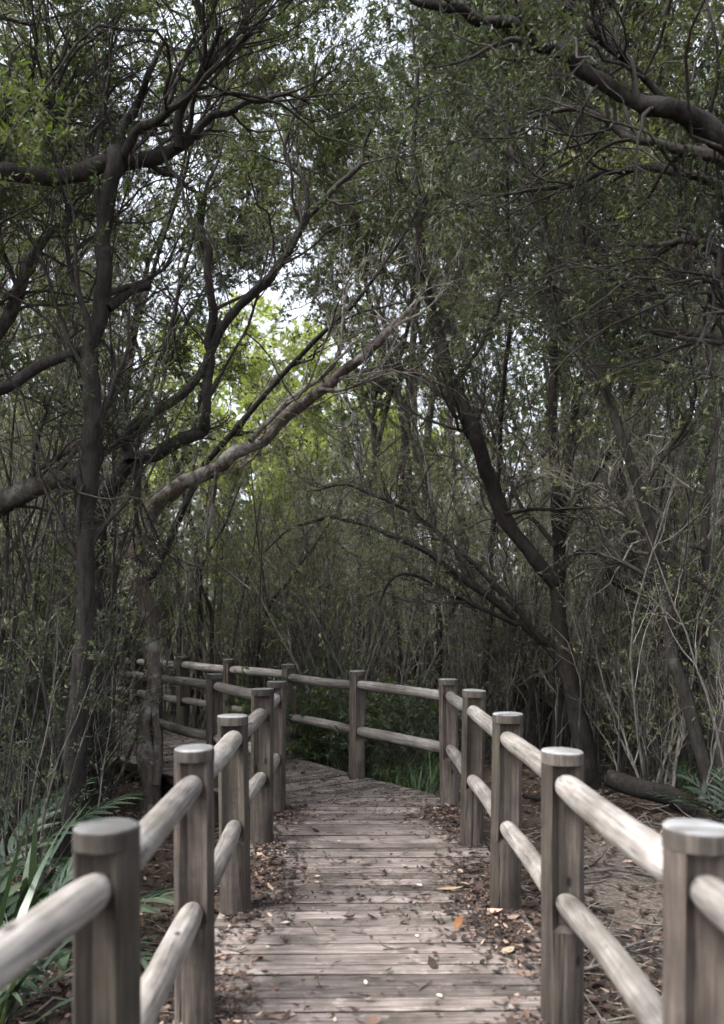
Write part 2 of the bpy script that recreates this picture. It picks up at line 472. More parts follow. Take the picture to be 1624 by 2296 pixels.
seamA, seamB = (-.80, 6.46), (.46, 7.30)
polyA = [(-.98, .0), (.885, .0), (.87, 1.9), (.845, 5.5), (.828, 6.78), seamB, seamA, (-.70, 1.9)]
offo, offi = .075, .075
polyB = [seamA, seamB, (.02, 7.86), (-.735, 8.97), (-1.55, 9.91), (-2.39, 11.01), (-3.3, 12.02), (-4.36, 12.8), (-4.05, 10.12), (-3.05, 9.29), (-2.23, 8.34), (-1.43, 7.36)]


def lay(poly, d, wmin, wmax):
    d = np.array(d) / np.hypot(*d); s = min(p[0] * d[0] + p[1] * d[1] for p in poly); e = max(p[0] * d[0] + p[1] * d[1] for p in poly)
    ang = math.atan2(d[1], d[0]) - math.pi / 2
    while s < e - 0.01:
        wd = random.uniform(wmin, wmax)
        p = clip(clip(poly, (-d[0], -d[1]), -s), (d[0], d[1]), min(s + wd, e))
        q = []
        for v in p:
            if not q or math.hypot(v[0] - q[-1][0], v[1] - q[-1][1]) > .004: q.append(v)
        if len(q) >= 3 and math.hypot(q[0][0] - q[-1][0], q[0][1] - q[-1][1]) <= .004: q.pop()
        if len(q) >= 3: plank(q, ang)
        s += wd + random.uniform(.005, .010)


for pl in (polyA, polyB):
    me = bpy.data.meshes.new('joint_shade'); me.from_pydata([(x, y, -.010) for x, y in [(x * .994, y) for x, y in pl]], [], [list(range(len(pl)))]); me.materials.append(M_JOINTSHADE)  # dark sheet just below the plank tops, painted shade for the gaps
    tag(mk_obj('joint_shade', me, deck), kind='stuff')
lay(polyA, (-.012, 1.0), .088, .112)
lay(polyB, (-.58, .815), .09, .112)


def box_between(name, a, b, wd, h, mat, parent, ztop):
    a, b = Vector((*a, ztop)), Vector((*b, ztop)); L_ = (b - a).length; ang = math.atan2(b.y - a.y, b.x - a.x)
    V = [(x, y, z) for x in (-L_ / 2, L_ / 2) for y in (-wd / 2, wd / 2) for z in (-h, 0)]
    F = [(0, 1, 3, 2), (4, 6, 7, 5), (0, 4, 5, 1), (2, 3, 7, 6), (0, 2, 6, 4), (1, 5, 7, 3)]
    me = bpy.data.meshes.new(name); me.from_pydata(V, [], F); me.materials.append(mat)
    o = mk_obj(name, me, parent, (a + b) / 2); o.rotation_euler = (0, 0, ang); return o


for pts, sgn in ((OUT, -1), (INN, 1)):
    for a, b in zip(pts[:-1], pts[1:]):
        dx, dy = b[0] - a[0], b[1] - a[1]; l = math.hypot(dx, dy)
        nx, ny = dy / l * sgn * .11, -dx / l * sgn * .11
        box_between('bearer_beam', (a[0] + nx, a[1] + ny), (b[0] + nx, b[1] + ny), .055, .14, M_POST, deck, -.040)


# ------------------------------------------------------------------ log railings
PR, CAPH, PTOP = .077, .05, 1.0
RZ = (.915, .455)


def post_mesh(dirs, seed):
    """round post with a routed channel on each side that takes rails; local z up from deck"""
    g = np.random.default_rng(seed)
    s = 44
    th = np.arange(s) / s * TAU
    zs = [-.55, -.2, 0.0, .15, .372, .386, .55, .75, .92, PTOP]
    V = []
    ph = g.uniform(0, TAU, 4)
    for z in zs:
        r = PR * (1 + .012 * np.sin(2 * th + ph[0]) + .008 * np.sin(5 * th + ph[1] + z) + .006 * np.sin(3 * th + z * 4 + ph[2]))
        r = r * (1.02 - .02 * z)
        # a drying check that wanders down the post
        for kk in range(3):
            ck = g.normal(0, .04) + ph[kk] * 1.7
            dlt = np.abs((th - ck + math.pi) % TAU - math.pi)
            r = r - .011 * np.clip(1 - dlt / .15, 0, 1)
        if z > .38:
            for d in dirs:
                dl = np.abs((th - d + math.pi) % TAU - math.pi)
                m = dl < 0.70
                # channel floor: chord at depth, slightly scooped
                depth = .032 / np.maximum(np.cos(dl), .3)
                r = np.where(m, np.minimum(r, depth), r)
        V.append(np.stack([r * np.cos(th), r * np.sin(th), np.full(s, z)], 1))
    V = np.concatenate(V)
    n = len(zs)
    Q = np.array([[j * s + k, j * s + (k + 1) % s, (j + 1) * s + (k + 1) % s, (j + 1) * s + k] for j in range(n - 1) for k in range(s)])
    me = bpy.data.meshes.new('post'); F = [list(q) for q in Q] + [list(range((n - 1) * s, n * s))]
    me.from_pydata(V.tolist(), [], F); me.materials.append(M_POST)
    return me


def cap_mesh(seed):
    g = np.random.default_rng(seed); s = 36; th = np.arange(s) / s * TAU; ph = g.uniform(0, TAU, 3)
    prof = [(.0768, 0), (.0785, .002), (.079, .036), (.0775, .044), (.072, .0485), (.035, .051)]
    V = []
    for r, z in prof:
        rr = r * (1 + .014 * np.sin(2 * th + ph[0]) + .008 * np.sin(5 * th + ph[1]) + .006 * np.sin(9 * th + ph[2]))
        V.append(np.stack([rr * np.cos(th), rr * np.sin(th), z + .002 * np.sin(th + ph[2]) * (z > .01)], 1))
    V = np.concatenate(V); n = len(prof)
    F = [[j * s + k, j * s + (k + 1) % s, (j + 1) * s + (k + 1) % s, (j + 1) * s + k] for j in range(n - 1) for k in range(s)]
    F.append(list(range((n - 1) * s, n * s))); F.append(list(range(s))[::-1])
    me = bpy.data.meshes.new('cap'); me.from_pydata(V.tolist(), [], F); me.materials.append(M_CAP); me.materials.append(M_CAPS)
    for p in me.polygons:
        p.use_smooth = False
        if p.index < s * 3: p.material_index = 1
    return me


def rail_mesh(L_, seed):
    g = np.random.default_rng(seed)
    R0 = .0465 * g.uniform(.94, 1.07)
    ts = np.array([0, .02, .05, .09, .14, .22, .36, .5, .64, .78, L_])
    e = np.array([0, .015, .04, .07, .11, .16])
    z = np.concatenate([e, np.linspace(.25, L_ - .25, 7), L_ - e[::-1]])
    rr = R0 * np.concatenate([[.70, .82, .91, .96, .985, 1], 1 + g.normal(0, .012, 7), [1, .985, .96, .91, .82, .70]])
    bow = g.normal(0, .009, 2)
    P = np.stack([bow[0] * np.sin(z / L_ * math.pi), bow[1] * np.sin(z / L_ * math.pi), z - L_ / 2], 1)
    s = 18; th = np.arange(s) / s * TAU; ph = g.uniform(0, TAU, 2)
    V = []
    for p, r in zip(P, rr):
        q = r * (1 + .015 * np.sin(2 * th + ph[0]) + .01 * np.sin(3 * th + ph[1]))
        V.append(np.stack([p[0] + q * np.cos(th), p[1] + q * np.sin(th), np.full(s, p[2])], 1))
    V = np.concatenate(V); n = len(P)
    F = [[j * s + k, j * s + (k + 1) % s, (j + 1) * s + (k + 1) % s, (j + 1) * s + k] for j in range(n - 1) for k in range(s)]
    F.append(list(range((n - 1) * s, n * s))); F.append(list(range(s))[::-1])
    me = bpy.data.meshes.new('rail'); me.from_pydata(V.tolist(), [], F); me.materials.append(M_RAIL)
    for p in me.polygons: p.use_smooth = True
    return me


def railing(pts, label, seed):
    root = empty('log_railing', (pts[1][0], pts[1][1], 0)); tag(root, label, 'railing')
    ox, oy = pts[1]
    for k, (x, y) in enumerate(pts):
        dirs = []
        for kk in (k - 1, k + 1):
            if 0 <= kk < len(pts): dirs.append(math.atan2(pts[kk][1] - y, pts[kk][0] - x))
        po = mk_obj('post', post_mesh(dirs, seed + k), root, (x - ox, y - oy, random.gauss(0, .008) if y > 2.5 else .016)); gi = random.uniform(.95, 1.05); po.scale = (gi, gi, 1)
        po.rotation_euler = (random.gauss(0, .009), random.gauss(0, .009 if y > 2.5 else .002), 0)
        mk_obj('cap', cap_mesh(seed + 50 + k), po, (0, 0, PTOP - .002))
    for k in range(len(pts) - 1):
        a, b = np.array(pts[k]), np.array(pts[k + 1])
        d = (b - a) / np.linalg.norm(b - a)
        a2, b2 = a + d * .034, b - d * .034
        L_ = float(np.linalg.norm(b2 - a2))
        for zz in RZ:
            r = mk_obj('rail', rail_mesh(L_, seed + 100 + k * 2 + int(zz > .6)), root)
            z1, z2 = (zz + (random.gauss(0, .010) if yy_ > 2.5 else .012) for yy_ in (a[1], b[1]))
            va, vb = Vector((*a2, z1)), Vector((*b2, z2))
            r.rotation_mode = 'QUATERNION'
            r.rotation_quaternion = (vb - va).to_track_quat('Z', 'Y')
            r.location = (va + vb) / 2 - Vector((ox, oy, 0))


railing(OUT, 'weathered log railing on the right and outer side of the boardwalk', 300)
railing(INN, 'weathered log railing on the left and inner side of the boardwalk', 600)


# ------------------------------------------------------------------ hero trees traced as limbs with their own depth
def limb(pts, Y0, Y1=None, n=None, jit=0.012, seed=0):
    """pts rows (x, y, width) in frame units; depth runs Y0..Y1 along the limb"""
    Y1 = Y0 if Y1 is None else Y1
    p = np.array(pts, float)
    d = np.concatenate([[0], np.cumsum(np.hypot(np.diff(p[:, 0]), np.diff(p[:, 1])))]); u = d / d[-1]
    Ys = Y0 + (Y1 - Y0) * u
    g = np.random.default_rng(seed + abs(int(p[0, 0] * 7 + p[0, 1])))
    Ys = Ys + np.where((u > 0), 1, 0) * g.normal(0, .05, len(u))
    rows = [np.append(px(a, b, y), .5 * (.86 * w_) / FPX * y) for (a, b, w_), y in zip(p, Ys)]
    n = n or max(8, int(d[-1] / 14))
    q = smooth_path(rows, n)
    amp = np.minimum(q[:, 3] * .5, jit)[:, None]
    jt = np.stack([np.convolve(g.normal(size=n + 4), np.array([.3, .6, .8, .6, .3]), 'valid') for _ in range(3)], 1)
    q[:, :3] += jt * amp * np.linspace(0.2, 1, n)[:, None]
    q[:, 3] *= 1 + np.convolve(g.normal(0, .06, n + 4), np.ones(5) / 5, 'valid')
    return q


def limb_mesh(q, mat, name, s=10, origin=np.zeros(3)):
    q = smooth_path(q, len(q) * 2)
    V, Q = tubes(q[None, :, :3] - origin, q[None, :, 3], s)
    n = len(q)
    g = np.random.default_rng(int(abs(q[0, 0]) * 1000) % 9999)
    V = V.reshape(n, s, 3); c = (q[:, :3] - origin)[:, None, :]
    # long bark ridges that wander round the limb, plus knots
    rid = g.normal(size=(n + 6, s)); ker = np.array([.1, .2, .4, .6, .4, .2, .1]); ker /= ker.sum()
    rid = np.stack([np.convolve(rid[:, j], ker, 'valid') for j in range(s)], 1)
    k = 1 + .13 * rid + .03 * g.normal(size=(n, s)) + .05 * np.sin(np.arange(n)[:, None] * .23 + np.arange(s)[None] * TAU / s * 2)
    V = (c + (V - c) * k[..., None]).reshape(-1, 3)
    V = np.vstack([V, q[-1, :3] - origin])
    last = (n - 1) * s
    me = bpy.data.meshes.new(name)
    F = [list(x) for x in Q] + [[last + i, last + (i + 1) % s, len(V) - 1] for i in range(s)]
    me.from_pydata(V.tolist(), [], F); me.materials.append(mat)
    for p in me.polygons: p.use_smooth = True
    return me


def resample(q, K):
    u = np.linspace(0, len(q) - 1, K)
    return np.stack([np.interp(u, np.arange(len(q)), q[:, k]) for k in range(4)], 1)


def hero(name, label, cat, limbs, bark, twig_mat, leaf_m, n1=7, n2=6, n3=4, nl=10, L1=(.7, 1.5), L2=(.35, .8), L3=(.2, .45),
         lsize=(.025, .05), up=.10, tmin=.25, seed=1, which=None, group=None, wob=.2):
    g = np.random.default_rng(seed)
    base = limbs[0][0, :3].copy(); gz = float(floor_z(base[0], base[1]))
    base[2] = gz
    root = empty(name, base); tag(root, label, cat, group)
    for k, q in enumerate(limbs):
        o = mk_obj('trunk' if k == 0 else 'branch', limb_mesh(q, bark, 'trunk' if k == 0 else 'branch', 16 if q[0, 3] > .05 else 10, base), root)
    sel = limbs if which is None else [limbs[i] for i in which]
    Q = np.stack([resample(q, 24) for q in sel]); P, R = Q[..., :3], Q[..., 3]
    P1, R1 = spawn(P, R, n1, L1, 9, (tmin, 1), (.4, 1.0), up, wob, .55, .022, g=g)
    P2, R2 = spawn(P1, R1, n2, L2, 6, (.25, 1), (.3, .9), up * .7, wob, .6, .008, g=g)
    parts = [tubes(P1 - base, R1, 5), tubes(P2 - base, R2, 3)]
    P3, R3 = spawn(P2, R2, n3, L3, 4, (.2, 1), (.3, .9), up * .3, wob * .8, .6, .004, g=g)
    parts.append(tubes(P3 - base, R3, 3))
    PT, RT = spawn(P, R, 6, (.9, 2.2), 12, (.2, 1), (.4, 1.2), .02, .30, .6, .013, g=g)
    PU, RU = spawn(PT, RT, 3, (.4, 1.1), 8, (.2, .95), (.4, 1.1), .02, .28, .6, .006, g=g)
    parts += [tubes(PT - base, RT, 5), tubes(PU - base, RU, 3)]
    V, q = join(parts)
    lv = leaves(P3 - base, nl, lsize, g=g, n3=n3, n2=n2, frac=.5)
    tag(mk_obj('crown', crown_mesh((V, q), twig_mat, lv, leaf_m), root), kind='stuff')
    return root


def ground_y(Y, x):
    """frame y at which ground at distance Y, bearing x is seen"""
    X = (x - CX) / FPX * Y
    return HY + (CAM_Z - float(floor_z(X, Y)) + .06) / Y * FPX


# right forked tree
YA = 9.2
A = [limb([(1330, ground_y(YA, 1330), 66), (1312, 1690, 50), (1284, 1560, 42), (1260, 1440, 37), (1250, 1325, 38), (1238, 1300, 36), (1190, 1240, 36), (1130, 1160, 38), (1105, 1090, 40), (1066, 980, 36), (1030, 890, 36), (1000, 800, 33), (966, 690, 29), (946, 590, 24), (935, 450, 18), (928, 330, 14), (936, 200, 10), (920, 40, 6)], YA, 8.2),
     limb([(1250, 1340, 36), (1254, 1250, 34), (1246, 1100, 28), (1240, 900, 23), (1240, 700, 20), (1226, 560, 17), (1220, 400, 13), (1214, 200, 8)], YA, 9.0),
     limb([(1256, 1220, 18), (1310, 1100, 15), (1372, 1010, 13), (1418, 850, 12), (1440, 700, 9), (1452, 560, 6)], YA, 8.6),
     limb([(1258, 1160, 17), (1300, 960, 14), (1370, 800, 13), (1400, 650, 12), (1416, 540, 10), (1450, 380, 6)], YA, 9.6),
     limb([(1262, 1270, 20), (1308, 1236, 17), (1350, 1250, 18), (1372, 1300, 20), (1430, 1340, 14), (1500, 1420, 11), (1560, 1500, 8)], YA, 8.7),
     limb([(1078, 990, 26), (1052, 970, 30), (1046, 962, 24)], 9.0, 8.9, n=8),
     limb([(1246, 1225, 15), (1210, 1180, 12), (1160, 1120, 10), (1120, 1020, 8), (1080, 900, 6)], 9.0, 10),
     limb([(1130, 1150, 12), (1200, 1142, 10), (1310, 1138, 6)], 8.7, 8.6),
     limb([(1020, 860, 14), (1080, 770, 11), (1130, 640, 8), (1150, 500, 5)], 8.7, 9.4)]
hero('forked_tree', 'dark forked tree leaning left over the far end of the right railing', 'tree', A, M_BARKR, M_TWIGD, M_LEAFD, n1=6, n2=7, n3=4, nl=9, seed=2, tmin=.5, up=.14)

# pale leaning tree by the inner railing
YB = 7.7
B = [limb([(340, ground_y(YB, 340), 60), (338, 1745, 48), (326, 1650, 38), (346, 1530, 34), (334, 1400, 40), (312, 1300, 44), (316, 1220, 44), (346, 1142, 44), (400, 1092, 38), (480, 1052, 36), (532, 1016, 34), (600, 984, 30), (650, 930, 29), (720, 870, 27), (800, 806, 25), (870, 750, 22), (914, 694, 14), (945, 650, 8)], YB, 8.6, jit=.02),
     limb([(716, 874, 14), (760, 876, 10), (800, 866, 8), (860, 840, 5)], 8.1, 8.0),
     limb([(560, 990, 16), (640, 905, 14), (700, 860, 12), (760, 800, 9), (770, 690, 7), (780, 640, 5)], 8.0, 8.6),
     limb([(340, 1520, 16), (350, 1600, 18), (356, 1690, 20), (352, 1760, 24)], 7.75, 7.6),
     limb([(486, 1048, 12), (476, 1140, 9), (470, 1240, 7), (560, 1320, 5)], 7.9, 8.3)]
hero('leaning_tree', 'pale crooked tree arching right across the clearing from beside the inner railing', 'tree', B, M_BARKP, M_TWIG, M_LEAF, n1=4, n2=5, n3=4, nl=4, seed=3, tmin=.5, which=[0, 2, 1])

# dark two-armed tree
YC = 7.0
Cc = [limb([(222, ground_y(YC, 222), 66), (222, 1640, 52), (216, 1450, 48), (212, 1280, 48), (228, 1130, 46), (258, 1080, 42), (294, 1032, 44), (350, 1014, 32), (410, 984, 32), (452, 962, 34), (460, 930, 24), (470, 800, 22), (476, 700, 20), (464, 570, 20), (452, 505, 22), (470, 420, 10), (500, 300, 6)], YC, 7.4),
      limb([(290, 1036, 34), (286, 970, 30), (340, 930, 24), (400, 890, 22), (450, 838, 21), (482, 760, 21), (520, 700, 22), (600, 630, 22), (660, 540, 21), (692, 480, 19), (740, 430, 15), (798, 382, 12), (808, 340, 9), (832, 285, 7)], YC, 7.8),
      limb([(690, 480, 13), (682, 405, 11), (642, 360, 11), (650, 280, 8), (690, 200, 5)], 7.6, 7.8),
      limb([(300, 1040, 24), (312, 1100, 18), (306, 1150, 12), (318, 1230, 6)], YC, 7.1),
      limb([(288, 1020, 14), (262, 975, 12), (236, 930, 9)], YC, 6.8),
      limb([(462, 900, 11), (500, 830, 8), (560, 720, 7), (600, 560, 5)], 7.2, 7.6)]
hero('two_armed_tree', 'dark tree with two raised curving arms left of the clearing', 'tree', Cc, M_BARKD, M_TWIGD, M_LEAF, n1=5, n2=6, n3=4, nl=3, seed=4, tmin=.5, up=.12)

# left trunk carrying the long level limb
YE = 5.6
E = [limb([(160, ground_y(YE, 160), 66), (172, 1640, 50), (190, 1400, 42), (188, 1180, 46), (204, 1050, 50), (200, 900, 46), (206, 780, 44), (224, 700, 40), (236, 600, 40), (232, 500, 38), (250, 372, 42), (268, 330, 30), (300, 250, 22), (332, 180, 16), (372, 80, 9)], YE, 5.4),
     limb([(-160, 380, 56), (0, 382, 42), (100, 398, 40), (190, 386, 38), (250, 358, 42), (330, 356, 34), (398, 330, 27), (470, 272, 17), (540, 232, 14), (620, 210, 11), (690, 228, 6)], 5.0, 5.9),
     limb([(398, 332, 24), (402, 262, 22), (432, 200, 18), (480, 130, 13), (560, 50, 8)], 5.55, 5.3),
     limb([(276, 350, 26), (322, 285, 22), (392, 240, 17), (450, 160, 12), (500, 60, 8)], 5.4, 5.0),
     limb([(240, 690, 30), (290, 655, 22), (334, 638, 14)], 5.5, 5.6, n=9),
     limb([(-60, 890, 40), (0, 870, 32), (60, 842, 28), (130, 810, 26), (200, 774, 26)], 5.1, 5.5),
     limb([(232, 520, 18), (218, 360, 14), (230, 240, 10), (236, 120, 6)], 5.5, 5.9),
     limb([(206, 740, 16), (170, 640, 13), (150, 520, 9), (170, 420, 5)], 5.5, 6)]
hero('level_limbed_tree', 'grey trunk at left carrying one long level limb and a fan of upright boughs', 'tree', E, M_BARKD, M_TWIGD, M_LEAFG, n1=9, n2=7, n3=4, nl=6, seed=5, tmin=.35, up=.16, L1=(.7, 1.6), which=[0, 1, 2, 3, 6, 7])

# mossy broken limb at left edge and its stout trunk
YF = 6.3
F_ = [limb([(-60, ground_y(YF, -60), 190), (-66, 1500, 150), (-80, 1250, 130), (-90, 1000, 110), (-70, 700, 80), (-20, 500, 50), (0, 300, 30)], YF, 6.2),
      limb([(-80, 1180, 84), (0, 1128, 58), (90, 1086, 46), (180, 1064, 42), (224, 1082, 30)], 6.2, 5.9),
      limb([(-60, 800, 40), (20, 710, 30), (62, 596, 26), (112, 520, 20), (192, 480, 13)], 6.2, 6.6),
      limb([(-40, 300, 50), (40, 262, 30), (116, 266, 20), (150, 280, 8)], 6.1, 5.7),
      limb([(-40, 250, 40), (50, 226, 22), (130, 212, 14), (210, 214, 7)], 6.1, 6.4)]
hero('stout_tree', 'stout tree at the left edge with a broken mossy limb at mid height', 'tree', F_, M_BARK, M_TWIGD, M_LEAFD, n1=6, n2=6, n3=4, nl=8, seed=6, tmin=.4, up=.1)

# tree off the right edge whose limbs sweep over the top right
YG = 4.9
G = [limb([(1800, ground_y(YG, 1800), 150), (1790, 1500, 120), (1780, 1100, 105), (1770, 800, 95), (1740, 500, 80), (1690, 370, 66), (1620, 300, 56), (1560, 268, 52), (1500, 240, 46), (1400, 214, 38), (1300, 150, 34), (1200, 86, 30), (1100, 46, 26), (950, 4, 20), (800, -40, 12)], YG, 4.4),
     limb([(1730, 440, 46), (1624, 362, 32), (1500, 332, 22), (1400, 300, 18), (1282, 240, 14), (1180, 262, 8)], 4.8, 5.2),
     limb([(1760, 560, 46), (1624, 432, 28), (1500, 384, 20), (1384, 382, 16), (1300, 408, 13), (1190, 430, 9), (1080, 440, 5)], 4.9, 5.6),
     limb([(1770, 660, 40), (1624, 566, 26), (1550, 546, 22), (1470, 552, 15), (1390, 546, 8)], 4.9, 5.3),
     limb([(1612, 560, 20), (1606, 620, 17), (1590, 676, 16), (1640, 720, 12)], 5.1, 5.0),
     limb([(1770, 820, 34), (1624, 762, 20), (1540, 750, 17), (1500, 700, 14), (1480, 652, 12), (1380, 636, 7)], 4.9, 5.5),
     limb([(1624, 770, 14), (1480, 748, 12), (1400, 712, 10), (1330, 680, 8), (1230, 630, 5)], 5.0, 5.9),
     limb([(1500, 236, 20), (1420, 150, 15), (1330, 80, 11), (1260, -20, 7)], 4.7, 4.4)]
hero('sweeping_tree', 'dark tree off the right edge sweeping its limbs across the upper right', 'tree', G, M_BARKD, M_TWIGD, M_LEAFD, n1=7, n2=7, n3=4, nl=8, seed=7, tmin=.35, up=.06, L1=(.5, 1.2))

# arched thicket tree spanning behind the far railing
YD = 9.7
D_ = [limb([(1330, ground_y(YD, 1330), 34), (1290, 1530, 26), (1240, 1462, 22), (1160, 1390, 20), (1060, 1312, 18), (960, 1244, 16), (860, 1194, 14), (760, 1160, 11), (660, 1180, 7), (590, 1240, 4)], YD, 9.9),
      limb([(1220, 1440, 17), (1110, 1310, 15), (1000, 1210, 12), (900, 1140, 10), (780, 1090, 7), (690, 1100, 4)], YD, 10.4),
      limb([(1160, 1400, 14), (1050, 1350, 12), (940, 1290, 9), (880, 1300, 6), (850, 1360, 4)], 9.7, 9.6)]
hero('arched_tree', 'low dark tree bowed in an arch behind the far railing', 'tree', D_, M_BARKD, M_TWIGD, M_LEAF, n1=15, n2=6, n3=3, nl=6, seed=8, tmin=.2, up=.04, L1=(.4, 1.0))

# bare poles crossing before the thicket
for pts, YY, lab in (([(545, 0, 12), (590, 1400, 9), (650, 1300, 8), (705, 1225, 6), (740, 1170, 4)], 10.9, 'dark bare pole leaning right before the thicket left of mid frame'),
                     ([(790, 0, 12), (722, 1420, 8), (650, 1320, 7), (560, 1215, 6), (500, 1150, 3)], 11.2, 'pale bare pole leaning left across the dark leaning pole'),
                     ([(470, 0, 13), (476, 1400, 10), (450, 1290, 8), (500, 1180, 6), (540, 1090, 4)], 11.6, 'crooked bare pole behind the inner railing left of the crossed poles'),
                     ([(905, 0, 14), (890, 1380, 11), (872, 1290, 9), (890, 1200, 7), (860, 1080, 5)], 10.8, 'wavy bare pole in the thicket above the middle far post')):
    pts[0] = (pts[0][0], ground_y(YY, pts[0][0]), pts[0][2])
    q = limb(pts, YY); bs = q[0, :3].copy()
    tag(mk_obj('bare_pole', limb_mesh(q, M_TWIGM if 'pale' in lab else M_BARKD, 'bare_pole', 8, bs), None, bs), lab, 'pole', 'bare poles in the thicket')

# right edge trees
YH = 8.0
H = [limb([(1640, ground_y(YH, 1640), 70), (1622, 1500, 52), (1604, 1340, 30), (1588, 1240, 24), (1582, 1170, 22), (1592, 1080, 20), (1612, 960, 18), (1600, 800, 14), (1590, 620, 9)], YH, 8.4),
     limb([(1600, 1320, 22), (1520, 1270, 18), (1440, 1190, 16), (1380, 1110, 14), (1350, 1050, 8)], 8.1, 8.6),
     limb([(1584, 1230, 14), (1500, 1210, 13), (1400, 1170, 10), (1310, 1140, 7)], 8.1, 9.0)]
hero('pale_stemmed_tree', 'thin pale stemmed tree at the right edge above the railing', 'tree', H, M_BARK, M_TWIG, M_LEAF, n1=9, n2=6, n3=4, nl=6, seed=9, tmin=.3, up=.1)


# ------------------------------------------------------------------ forest: variants copied as individuals
def sapling_variant(seed, h, stems, leafy, mat_leaf, twig=M_TWIG, lean=.07, lsize=(.03, .065), r0=(.008, .026), n1=7, n2=4):
    g = np.random.default_rng(seed)
    K = 14
    P = np.empty((stems, K, 3)); R = np.empty((stems, K))
    for s in range(stems):
        b = g.normal(0, .32, 2); d = norm(np.array([g.normal(0, lean), g.normal(0, lean), 1.0]))
        hh = h * g.uniform(.65, 1.05); p = np.array([b[0], b[1], -.12])
        bend = g.normal(0, .05, 3)
        for k in range(K):
            P[s, k] = p; d = norm(d + g.normal(0, .055, 3) + bend * .35 + np.array([0, 0, .02])); p = p + d * hh / (K - 1)
        R[s] = g.uniform(*r0) * np.linspace(1, .22, K)
    P1, R1 = spawn(P, R, n1, (.5, 1.2), 7, (.04, .95), (.25, .7), .12, .16, .5, .008, g=g)
    P2, R2 = spawn(P1, R1, n2, (.25, .65), 5, (.15, 1), (.3, .8), .05, .18, .6, .005, g=g)
    P3, R3 = spawn(P2, R2, 2, (.12, .35), 3, (.2, 1), (.3, .9), 0, .15, .6, .003, g=g)
    stemV = tubes(P, R, 6)
    tw = join([tubes(P1, R1, 4), tubes(P2, R2, 3), tubes(P3, R3, 3)])
    lv = leaves(P3, leafy, lsize, g=g, n3=2, n2=n2, frac=.6)
    return [('trunk', mk_mesh('trunk', *stemV, M_TWIGM if seed % 2 else M_BARK)), ('crown', crown_mesh(tw, twig, lv, mat_leaf))]


def canopy_variant(seed, h, mat_leaf, bark, twig, nl=7, lsize=(.05, .095), r=.085, low=.3, n=(13, 7, 6)):
    g = np.random.default_rng(seed)
    K = 18; stems = 1 + seed % 2
    P = np.empty((stems, K, 3)); R = np.empty((stems, K))
    for s in range(stems):
        d = norm(np.array([g.normal(0, .16), g.normal(0, .16), 1.0])); p = np.array([g.normal(0, .08), g.normal(0, .08), -.2]); bend = g.normal(0, .1, 3)
        for k in range(K):
            P[s, k] = p; d = norm(d + g.normal(0, .1, 3) + bend * .25 + np.array([0, 0, .06])); p = p + d * h / (K - 1)
        R[s] = r * g.uniform(.7, 1.1) * np.linspace(1, .18, K) ** .9
    P1, R1 = spawn(P, R, n[0], (1.3, 2.6), 9, (low, 1), (.45, 1.0), .11, .2, .5, .035, g=g)
    P2, R2 = spawn(P1, R1, n[1], (.6, 1.2), 6, (.2, 1), (.35, .9), .08, .2, .6, .014, g=g)
    P3, R3 = spawn(P2, R2, n[2], (.3, .7), 4, (.15, 1), (.3, .9), .0, .18, .6, .006, g=g)
    tw = join([tubes(P2, R2, 4), tubes(P3, R3, 3)])
    lv = leaves(P3, nl, lsize, g=g, n3=n[2], n2=n[1], frac=.55)
    return [('trunk', mk_mesh('trunk', *join([tubes(P, R, 9), tubes(P1, R1, 5)]), bark)), ('crown', crown_mesh(tw, twig, lv, mat_leaf))]


def plant_copy(name, variant, loc, rz, s, label, cat, group, lean=(0, 0)):
    r = empty(name, loc); r.rotation_euler = (lean[0], lean[1], rz); r.scale = (s, s, s)
    tag(r, label, cat, group)
    for nm, me in variant:
        o = mk_obj(nm, me, r)
        if nm == 'crown': o['kind'] = 'stuff'
    return r


poly_walk = np.array([(x, y) for x, y in OUT] + [(x, y) for x, y in INN[::-1]])


def dist_walk(x, y):
    best = 1e9
    for pts in (OUT, INN):
        for a, b in zip(pts[:-1], pts[1:]):
            a, b = np.array(a), np.array(b); d = b - a; u = np.clip(np.dot(np.array([x, y]) - a, d) / np.dot(d, d), 0, 1)
            best = min(best, float(np.hypot(*(np.array([x, y]) - a - d * u))))
    c = False; n = len(poly_walk); j = n - 1
    for i in range(n):
        xi, yi = poly_walk[i]; xj, yj = poly_walk[j]
        if (yi > y) != (yj > y) and x < (xj - xi) * (y - yi) / (yj - yi) + xi: c = not c
        j = i
    return -best if c else best


def max_top(x, y):
    """the clearing beyond the bend: trees there stay low"""
    b = x / y * FPX + CX
    if 470 < b < 770:
        return CAM_Z + (HY - 945) / FPX * y if y < 21 else CAM_Z + (HY - 660) / FPX * y
    if 400 < b <= 470 or 770 <= b < 860: return CAM_Z + (HY - 620) / FPX * y
    if 120 < b < 280: return CAM_Z + (HY - 470) / FPX * y
    if 1300 < b < 1560: return CAM_Z + (HY - 520) / FPX * y
    return 1e9


